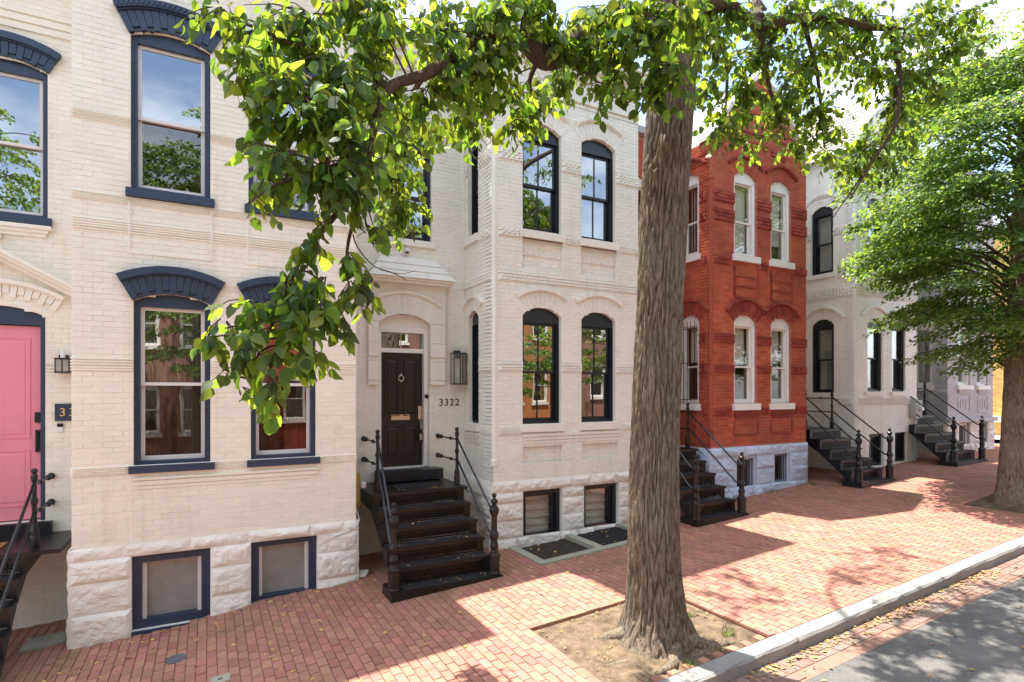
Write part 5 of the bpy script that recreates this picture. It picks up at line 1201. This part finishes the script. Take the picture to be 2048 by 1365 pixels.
LIMBS = [
    ([(4.45, 4.62, 6.75), (4.0, 4.62, 6.82), (3.44, 4.62, 6.60), (2.95, 4.54, 6.12), (2.69, 4.46, 6.01), (2.45, 4.40, 6.06), (2.1, 4.32, 5.94), (1.73, 4.18, 5.59), (1.42, 4.01, 5.28), (1.15, 3.92, 5.07), (1.04, 3.87, 4.85), (.96, 3.85, 4.56), (.94, 3.81, 4.25), (.84, 3.86, 3.97), (.81, 3.88, 3.67)],
     [.15, .14, .125, .115, .10, .07, .058, .05, .042, .036, .03, .024, .018, .012, .006]),
    ([(2.72, 4.48, 6.02), (2.62, 4.50, 6.2), (2.59, 4.4, 6.5), (2.5, 4.2, 7.2), (2.2, 3.9, 8.2)], [.10, .085, .075, .06, .03]),
    ([(.91, 3.82, 4.32), (.67, 3.84, 3.98), (.55, 3.85, 3.80), (.48, 3.83, 3.66), (.41, 3.87, 3.44), (.31, 3.81, 3.24), (.23, 3.85, 2.99)], [.022, .020, .018, .015, .011, .008, .005]),
    ([(1.7, 4.2, 5.58), (1.62, 4.7, 5.6), (1.62, 5.26, 5.42), (1.75, 5.87, 5.33), (1.83, 6.05, 4.91)], [.03, .026, .02, .014, .006]),
    ([(1.15, 3.92, 5.07), (.84, 3.86, 4.94), (.52, 3.81, 4.77), (.28, 3.82, 4.69)], [.03, .022, .015, .006]),
    ([(.84, 3.86, 4.94), (.59, 3.88, 5.12), (.29, 3.93, 5.22), (.04, 4.07, 5.33)], [.02, .016, .012, .006]),
    ([(.97, 3.85, 4.56), (.66, 3.73, 4.33), (.39, 3.76, 4.2), (.2, 3.81, 4.05)], [.018, .015, .01, .005]),
    ([(2.69, 4.46, 6.01), (2.81, 4.85, 5.96), (3.26, 5.4, 6.12)], [.03, .02, .008]),
    ([(4.6, 4.6, 6.9), (4.91, 4.63, 7.3), (5.5, 4.7, 7.5), (6.02, 4.71, 7.45), (6.74, 4.66, 7.75), (7.18, 4.54, 7.79), (8.08, 4.28, 7.79), (9.0, 4.1, 7.9)], [.14, .10, .07, .06, .055, .05, .04, .02]),
    ([(8.08, 4.28, 7.79), (8.2, 4.22, 7.18), (8.14, 4.25, 6.51), (7.95, 4.47, 6.01), (7.81, 4.66, 5.57)], [.035, .03, .025, .018, .009]),
    ([(4.99, 4.7, 7.43), (5.56, 4.84, 6.97), (5.8, 5.05, 6.32)], [.035, .025, .01]),
    ([(6.02, 4.71, 7.4), (6.66, 5.05, 6.98), (7.11, 5.15, 6.44)], [.035, .025, .01]),
    ([(6.74, 4.66, 7.79), (7.41, 4.87, 7.29), (7.89, 5.07, 6.43)], [.035, .025, .01]),
    ([(8.2, 4.22, 7.52), (8.46, 4.42, 7.0), (8.63, 4.78, 6.4), (8.3, 5.2, 5.55)], [.035, .028, .018, .007]),
    ([(4.5, 4.6, 7.3), (4.9, 4.0, 8.4), (5.6, 3.2, 9.4), (6.5, 2.6, 10)], [.15, .12, .08, .03]),
    ([(4.4, 4.5, 7.8), (3.6, 3.6, 8.8), (3.0, 2.6, 9.4), (2.2, 1.6, 9.8)], [.13, .1, .07, .03]),
    ([(6.0, 4.71, 7.5), (6.8, 5.4, 8.4), (7.8, 6.0, 9.0)], [.09, .06, .03]),
    ([(4.4, 4.4, 8.6), (4.8, 5.2, 9.9), (5.4, 6.6, 10.9), (6.4, 7.6, 11.3), (8.2, 7.5, 11.2)], [.07, .05, .035, .025, .01]),  # unseen limb added to carry the clumps that dapple the sidewalk
]
BR = []
for pts, rr in LIMBS:
    cp = curve_pts(pts, 6); m = len(cp); r2 = [float(np.interp(i / (m - 1) * (len(rr) - 1), range(len(rr)), rr)) for i in range(m)]
    cp = [p + Vector([noise.noise(p * 3 + Vector((k * 9, 0, 0))) for k in range(3)]) * min(.025, r * .5) if 0 < i < m - 1 else p for i, (p, r) in enumerate(zip(cp, r2))]
    MB().tube(cp, r2, 12 if max(rr) > .05 else 7).build('branch', 'twig' if max(rr) < .2 else 'bark', T1, smooth=True)
    BR += [(p, r) for p, r in zip(cp, r2)]
BRA = np.array([tuple(p) for p, r in BR])
pos, dirs, nor, siz = [], [], [], []; TW = MB()
def grow(c, rx, rz, n, up=False):
    """leafy twigs in a clump at c, joined to the nearest limb"""
    c = Vector(c); d2 = np.sum((BRA - np.array(c)) ** 2, axis=1); j = BR[int(np.argmin(d2 + .0))][0]
    if .08 < (j - c).length < 1.0:
        mid = j.lerp(c, .5) + Vector((random.uniform(-.05, .05), random.uniform(-.05, .05), .06)); TW.tube(curve_pts([j, mid, c], 4), [.009, .008, .008, .007, .007, .006, .006, .005, .004], 5, False)
    k = max(1, round(n / 8))
    for i in range(k):
        while True:
            u = Vector((random.uniform(-1, 1), random.uniform(-1, 1), random.uniform(-1, 1)))
            if u.length < 1: break
        tip = c + Vector((u.x * rx, u.y * rx, u.z * rz)); base = c.lerp(tip, random.uniform(.0, .35)) + Vector((0, 0, .05)); dr = (tip - base)
        L = max(.22, dr.length + .1); dr = (dr.normalized() + Vector((random.uniform(-.3, .3), random.uniform(-.3, .3), -.35))).normalized()
        pts = [base, base + dr * L * .5 + Vector((0, 0, .02)), base + dr * L + Vector((0, 0, -.06 * L))]; TW.tube(pts, [.0055, .004, .002], 4, False)
        m = 8 if n >= 8 else n
        for q in range(m):
            t = (q + .6) / m; p = base.lerp(pts[2], t) + Vector((0, 0, .02 * math.sin(t * 3)))
            side = dr.cross(Vector((0, 0, 1))); side = side.normalized() if side.length > .1 else Vector((1, 0, 0))
            ld = dr * random.uniform(.2, .7) + side * (1 if q % 2 else -1) * random.uniform(.4, 1.0) + Vector((random.uniform(-.3, .3), random.uniform(-.3, .3), -random.uniform(.25, 1.25)))
            ln = Vector((random.uniform(-1, 1), random.uniform(-1, 1), random.uniform(.1, 1.3)))
            pos.append(tuple(p + ld.normalized() * .025)); dirs.append(tuple(ld)); nor.append(tuple(ln)); siz.append(random.choice((.05, .065, .08, .09, .10, .11, .125)) * random.uniform(.85, 1.15))
for x, y, z, rx, rz, n in CL: grow((x, y, z + (.07 if z < 4.2 and x < 2 else 0)), rx * 1.1, rz * 1.1, int(n * (1.5 if 6.2 < x < 8.2 and z < 6.75 else 2.9 if x > 4.4 else 3.3 if y > 4.9 else 3.3 if 3.2 < x else 2.45 if z > 4.5 else 1.35 if z > 3.95 else 1.55)))
nvis = len(pos)
cnt = 0; rs = random.Random(4)
while cnt < 125:      # unseen upper crown, its clumps placed for the dapples they cast
    a = rs.uniform(0, 2 * math.pi); r = 5.2 * math.sqrt(rs.random()); c = Vector((5.4 + r * math.cos(a), 3.6 + .8 * r * math.sin(a), rs.uniform(6.9, 11.0)))
    h = c.z - gz(c.x); sx, sy = c.x + .063 * h, c.y - .285 * h; px = cam_px(c)
    if cam_depth(c) > .8 and px[1] > -110 and -100 < px[0] < 2150: continue
    if (sx < 5.4 and sy > 3.3) or sy > 5.5 or c.y > 7.6: continue
    grow(c, .55, .35, 48); cnt += 1
for i in range(26):     # unseen leaf clumps added above the roof edge to dapple the sidewalk
    sx, sy = (rs.uniform(5.3, 7.0), rs.uniform(4.5, 5.5)) if i % 2 else (rs.uniform(7.4, 9.6), rs.uniform(4.1, 4.9))
    z = rs.uniform(10.4, 12.0); h = z - gz(sx); grow((sx - .07 * h, sy + .285 * h, z), .42, .25, 26)
for pts in ([(.86, 3.85, 3.97), (.88, 3.84, 3.9), (.96, 3.86, 3.81), (1.05, 3.87, 3.76), (1.2, 3.9, 3.75), (1.31, 3.89, 3.78)], [(.92, 3.82, 4.15), (.97, 3.85, 3.97), (1.02, 3.88, 3.91), (1.14, 3.87, 3.86)], [(1.05, 3.87, 3.76), (1.15, 3.87, 3.74), (1.24, 3.87, 3.70)],
            [(.93, 3.82, 4.2), (.99, 3.84, 4.05), (1.0, 3.86, 3.9)], [(.78, 3.66, 3.58), (.85, 3.66, 3.48), (.92, 3.65, 3.45)], [(1.0, 3.87, 3.93), (1.08, 3.9, 3.97), (1.12, 3.9, 3.94)]):
    cp = curve_pts(pts, 4); TW.tube(cp, [.0055 - .004 * i / len(cp) for i in range(len(cp))], 5, False)
TW.build('twigs', 'twig', T1, kind='stuff')
P_ = np.array(pos); D_ = np.array(dirs); N_ = np.array(nor); S_ = np.array(siz)
Rm = leaf_frames(D_, N_, rng)
Rm[:, :, 0] *= rng.uniform(.72, 1.12, len(Rm))[:, None]; Rm[:, :, 2] *= rng.uniform(-.6, 3.2, len(Rm))[:, None]
c3, s3 = math.cos(YAW), math.sin(YAW)
dep = P_[:, 1] * c3 + P_[:, 0] * s3; pxs = 1024 + 1130 * (P_[:, 0] * c3 - P_[:, 1] * s3) / np.maximum(dep, .1); pys = 785 - 1130 * (P_[:, 2] - 2.91) / np.maximum(dep, .1)
vd = np.array([0, 0, 2.91]) - P_; vd /= np.linalg.norm(vd, axis=1, keepdims=True)
score = np.where((dep > .5) & (pxs > 10) & (pxs < 2038) & (pys > 5) & (pys < 1350), (S_ / np.maximum(dep, .3)) ** 2 * (.3 + np.abs(np.sum(vd * Rm[:, :, 2], axis=1))), 0)
top = set(np.argsort(-score)[:300].tolist())
lm = bpy.data.meshes.new('leaf'); lm.from_pydata([tuple(v) for v in LEAF_V], [], LEAF_F); lm.materials.append(M['leaf']); lm.polygons.foreach_set('use_smooth', [True] * len(lm.polygons))
for i in sorted(top):
    o = bpy.data.objects.new('leaf', lm); COL.objects.link(o); o.parent = T1; o.matrix_parent_inverse = ROOTINV[T1.name]
    o.matrix_basis = Matrix.Translation(P_[i]) @ Matrix(Rm[i].tolist()).to_4x4() @ Matrix.Scale(float(S_[i]), 4)
keep = np.array([i for i in range(len(P_)) if i not in top])
scatter('crown', LEAF_V, LEAF_F, Rm[keep], P_[keep], S_[keep], 'leaf', T1, kind='stuff')

def fine_tree(label, base, crown_c, rad, sprays, prof_r, seed, per=330, size=.085, group=None, flip=1, shape=None):
    """tree of layered drooping sprays of small leaves"""
    rr = np.random.default_rng(seed); rd = random.Random(seed)
    T = thing('street_tree', label, 'tree', base, group)
    bx, by, bz = base; cx, cy, cz = crown_c
    prof = [(bz - .15, bx, by, prof_r * 1.55), (bz + .1, bx, by, prof_r * 1.3), (bz + .4, bx + .03 * (cx - bx), by, prof_r * 1.08), (bz + 1.2, bx + .12 * (cx - bx), by, prof_r), (bz + 2.6, bx + .4 * (cx - bx), by + .3 * (cy - by), prof_r * .9), (cz - .6, bx + .8 * (cx - bx), by + .8 * (cy - by), prof_r * .7), (cz + rad[2] * .7, cx, cy, .03)]
    trunk_mesh(prof, [(R_(200), .2, .2), (R_(280), .2, .2), (R_(20), .15, .2)], 48, .1, .016, seed).build('trunk', 'bark', T, smooth=True)
    Pp, Dd, Nn, Ss = [], [], [], []
    k = 0
    while k < sprays:
        u = rr.normal(size=3); u /= np.linalg.norm(u); rad_f = rr.uniform(.42, 1.0) ** .6
        c = np.array([cx, cy, cz]) + u * np.array(rad) * rad_f
        if c[2] < bz + 2.25: continue
        out = np.array([u[0], u[1], 0.0]); ol = np.linalg.norm(out); out = out / ol if ol > .05 else np.array([1., 0, 0])
        org = Vector((bx + .8 * (cx - bx), by + .8 * (cy - by), max(bz + 1.9, c[2] - .35 * np.linalg.norm(u[:2] * np.array(rad[:2])) * rad_f - .2)))
        if k % 3 == 0:
            e = Vector(c.tolist()); j1 = Vector((rd.uniform(-.3, .3), rd.uniform(-.3, .3), rd.uniform(.15, .4))); MB().tube(curve_pts([org, org.lerp(e, .35) + j1, org.lerp(e, .7) + j1 * .7 + Vector((rd.uniform(-.15, .15), rd.uniform(-.15, .15), .05)), e], 4), [.034, .03, .027, .025, .022, .02, .018, .015, .013, .011, .009, .007, .005], 6, False).build('branch', 'twig', T, smooth=True)
        a = rr.uniform(-.9, .9, per); b = rr.uniform(-.75, .75, per); side = np.array([-out[1], out[0], 0.0])
        q = c[None, :] + (a[:, None] * out[None, :] * .85 + b[:, None] * side[None, :] * .85) * rr.uniform(.75, 1.15)
        q[:, 2] += -.22 * (a + .2) * (a > -.2) - .18 * b * b + rr.normal(0, .055, per)
        dd = out[None, :] * rr.uniform(.2, 1, per)[:, None] + side[None, :] * rr.normal(0, .7, per)[:, None]; dd[:, 2] -= rr.uniform(.0, .75, per)
        nn = rr.normal(0, .45, (per, 3)); nn[:, 2] += .9
        Pp.append(q); Dd.append(dd); Nn.append(nn); Ss.append(size * rr.uniform(.7, 1.3, per)); k += 1
    Pp, Dd, Nn, Ss = map(np.concatenate, (Pp, Dd, Nn, Ss))
    scatter('crown', SMALL_V, SMALL_F, leaf_frames(Dd, Nn, rr), Pp, Ss, 'leaf2', T, kind='stuff')
    return T
fine_tree('dense small leaved street tree in front of the lilac house', (13.27, 4.84, gz(13.27)), (14.15, 5.0, 6.8), (2.7, 2.75, 3.6), 215, .24, 21, 500, .088)
for i, (x, y) in enumerate(((-6.5, -4.9), (-.3, -5.0), (12.2, -5.0), (17.8, -5.0))):
    fine_tree(['leafy tree across the street facing the pink door', 'leafy tree across the street facing number 3322', 'leafy tree across the street facing the red house', 'leafy tree across the street facing the lilac house'][i], (x, y, gz(x)), (x, y, (8.2, 8.0, 4.3, 4.6)[i] + gz(x)), ((3.0, 3.0, 5.0), (2.6, 2.6, 4.8), (2.6, 2.6, 2.4), (2.6, 2.6, 2.4))[i], (90, 80, 60, 60)[i], .2, 40 + i, 170, .15, 'trees across the street')

# ------------------------------------------------------------------ small things on the ground
def on_pit(x, y): return gz(x) - .02
g = rng.normal(size=(2200, 3)); px_ = rng.uniform(3.27, 5.22, 2200); py_ = rng.uniform(4.0, 5.57, 2200)
ok = np.hypot(px_ - 4.26, py_ - 4.65) > .5
q = np.stack([px_, py_, gz(0) + .061 * px_ - .012], 1)[ok]
scatter('gravel', np.array([(-.5, -.4, 0), (.5, -.4, 0), (.4, .5, .05), (-.5, .4, 0), (0, 0, .5)], float), [(0, 1, 4), (1, 2, 4), (2, 3, 4), (3, 0, 4)], leaf_frames(g[ok] * np.array([1, 1, .1]), np.array([[0, 0, 1.]] * ok.sum()), rng), q, rng.choice([.012, .016, .02, .028, .05], ok.sum()) * rng.uniform(.7, 1.3, ok.sum()), 'pebble', kind='stuff', label='loose gravel and crumbs of soil in the tree pit')
def litter(name, label, m, x0, x1, y0, y1, n, size, dz=0.004, bias=None):
    x = rng.uniform(x0, x1, n); y = rng.uniform(y0, y1, n)
    if bias is not None: y = y1 - (y1 - y0) * rng.random(n) ** bias
    z = np.array([gz(v) for v in x]) + dz + rng.uniform(0, .006, n)
    d = rng.normal(size=(n, 3)); d[:, 2] *= .12; nn = rng.normal(0, .25, (n, 3)); nn[:, 2] += 1
    scatter(name, SMALL_V, SMALL_F, leaf_frames(d, nn, rng), np.stack([x, y, z], 1), size * rng.uniform(.6, 1.4, n), m, kind='stuff', label=label)
litter('fallen_leaves', 'small dry yellow leaves scattered on the shaded bricks by the cream house', 'dry_leaf', -1.6, 3.6, 5.0, 8.42, 260, .058, bias=2.0)
litter('fallen_leaves', 'small dry leaves scattered along the brick sidewalk', 'dry_leaf', 3.8, 13, 5.2, 8.3, 190, .055, bias=1.5)
litter('leaf_litter', 'dry leaf crumbs scattered over the soil of the tree pit', 'litter', 3.3, 5.2, 4.05, 5.55, 260, .035, -.004)
litter('leaf_litter', 'brown leaf litter gathered against the kerb in the gutter', 'litter', 4.6, 9.5, 3.60, 3.775, 420, .055, ROAD_Z + .01, bias=1.6)
litter('leaf_litter', 'sparse dry leaves lying on the road edge', 'litter', 4.2, 10, 2.4, 3.6, 60, .05, ROAD_Z + .004)
for k, (x0, x1, y0, y1, z) in enumerate(((2.35, 3.6, 7.35, 8.55, 0),)):
    for s in range(6):
        n = 12; x = rng.uniform(x0, x1, n); yy = 7.33 + .25 * s + rng.uniform(0.02, .2, n); zz = np.full(n, .075 + gz(2.97) + s * (1.36 - .075 - gz(2.97)) / 5 + .009)
        d = rng.normal(size=(n, 3)); d[:, 2] *= .1; nn = np.tile(np.array([[0, 0, 1.]]), (n, 1)) + rng.normal(0, .2, (n, 3))
        scatter('fallen_leaves', SMALL_V, SMALL_F, leaf_frames(d, nn, rng), np.stack([x, yy, zz], 1), .04 * rng.uniform(.6, 1.4, n), 'dry_leaf', kind='stuff', label='dry yellow leaf bits on the iron steps of 3322')
BL_V = np.array([(-.06, 0, 0), (.06, 0, 0), (.04, .6, .06), (-.04, .6, .06), (0, 1, .2)], float); BL_F = [(0, 1, 2, 3), (3, 2, 4)]
def tuft(label, x, y, n, h, spread, z=0):
    a = rng.uniform(0, 2 * math.pi, n); r = spread * np.sqrt(rng.random(n))
    d = np.stack([np.cos(a) * .5, np.sin(a) * .5, rng.uniform(.5, 1.2, n)], 1); nn = np.stack([-np.cos(a), -np.sin(a), np.full(n, .4)], 1)
    o = scatter('grass_tuft', BL_V, BL_F, leaf_frames(d, nn, rng), np.stack([x + r * np.cos(a), y + r * np.sin(a), np.full(n, gz(x) - .02 + z)], 1), h * rng.uniform(.6, 1.2, n), 'grass', label=label)
    o['category'] = 'grass'; o['group'] = 'grass tufts'
tuft('green grass tuft in the tree pit soil near the kerb', 4.92, 4.25, 60, .11, .05)
tuft('small grass tuft at the foot of the big trunk', 4.12, 4.03, 50, .08, .05)
tuft('sparse grass tuft in the far corner of the tree pit', 4.98, 4.85, 26, .07, .05)
tuft('weed at the foot of the pale blue stone base beside the stoop', 9.75, 8.33, 70, .12, .10)
tuft('weed between the two barred basement windows of the red house', 11.1, 8.36, 60, .09, .14)
tuft('weed at the corner of the pale blue stone base', 12.5, 8.3, 60, .08, .14)
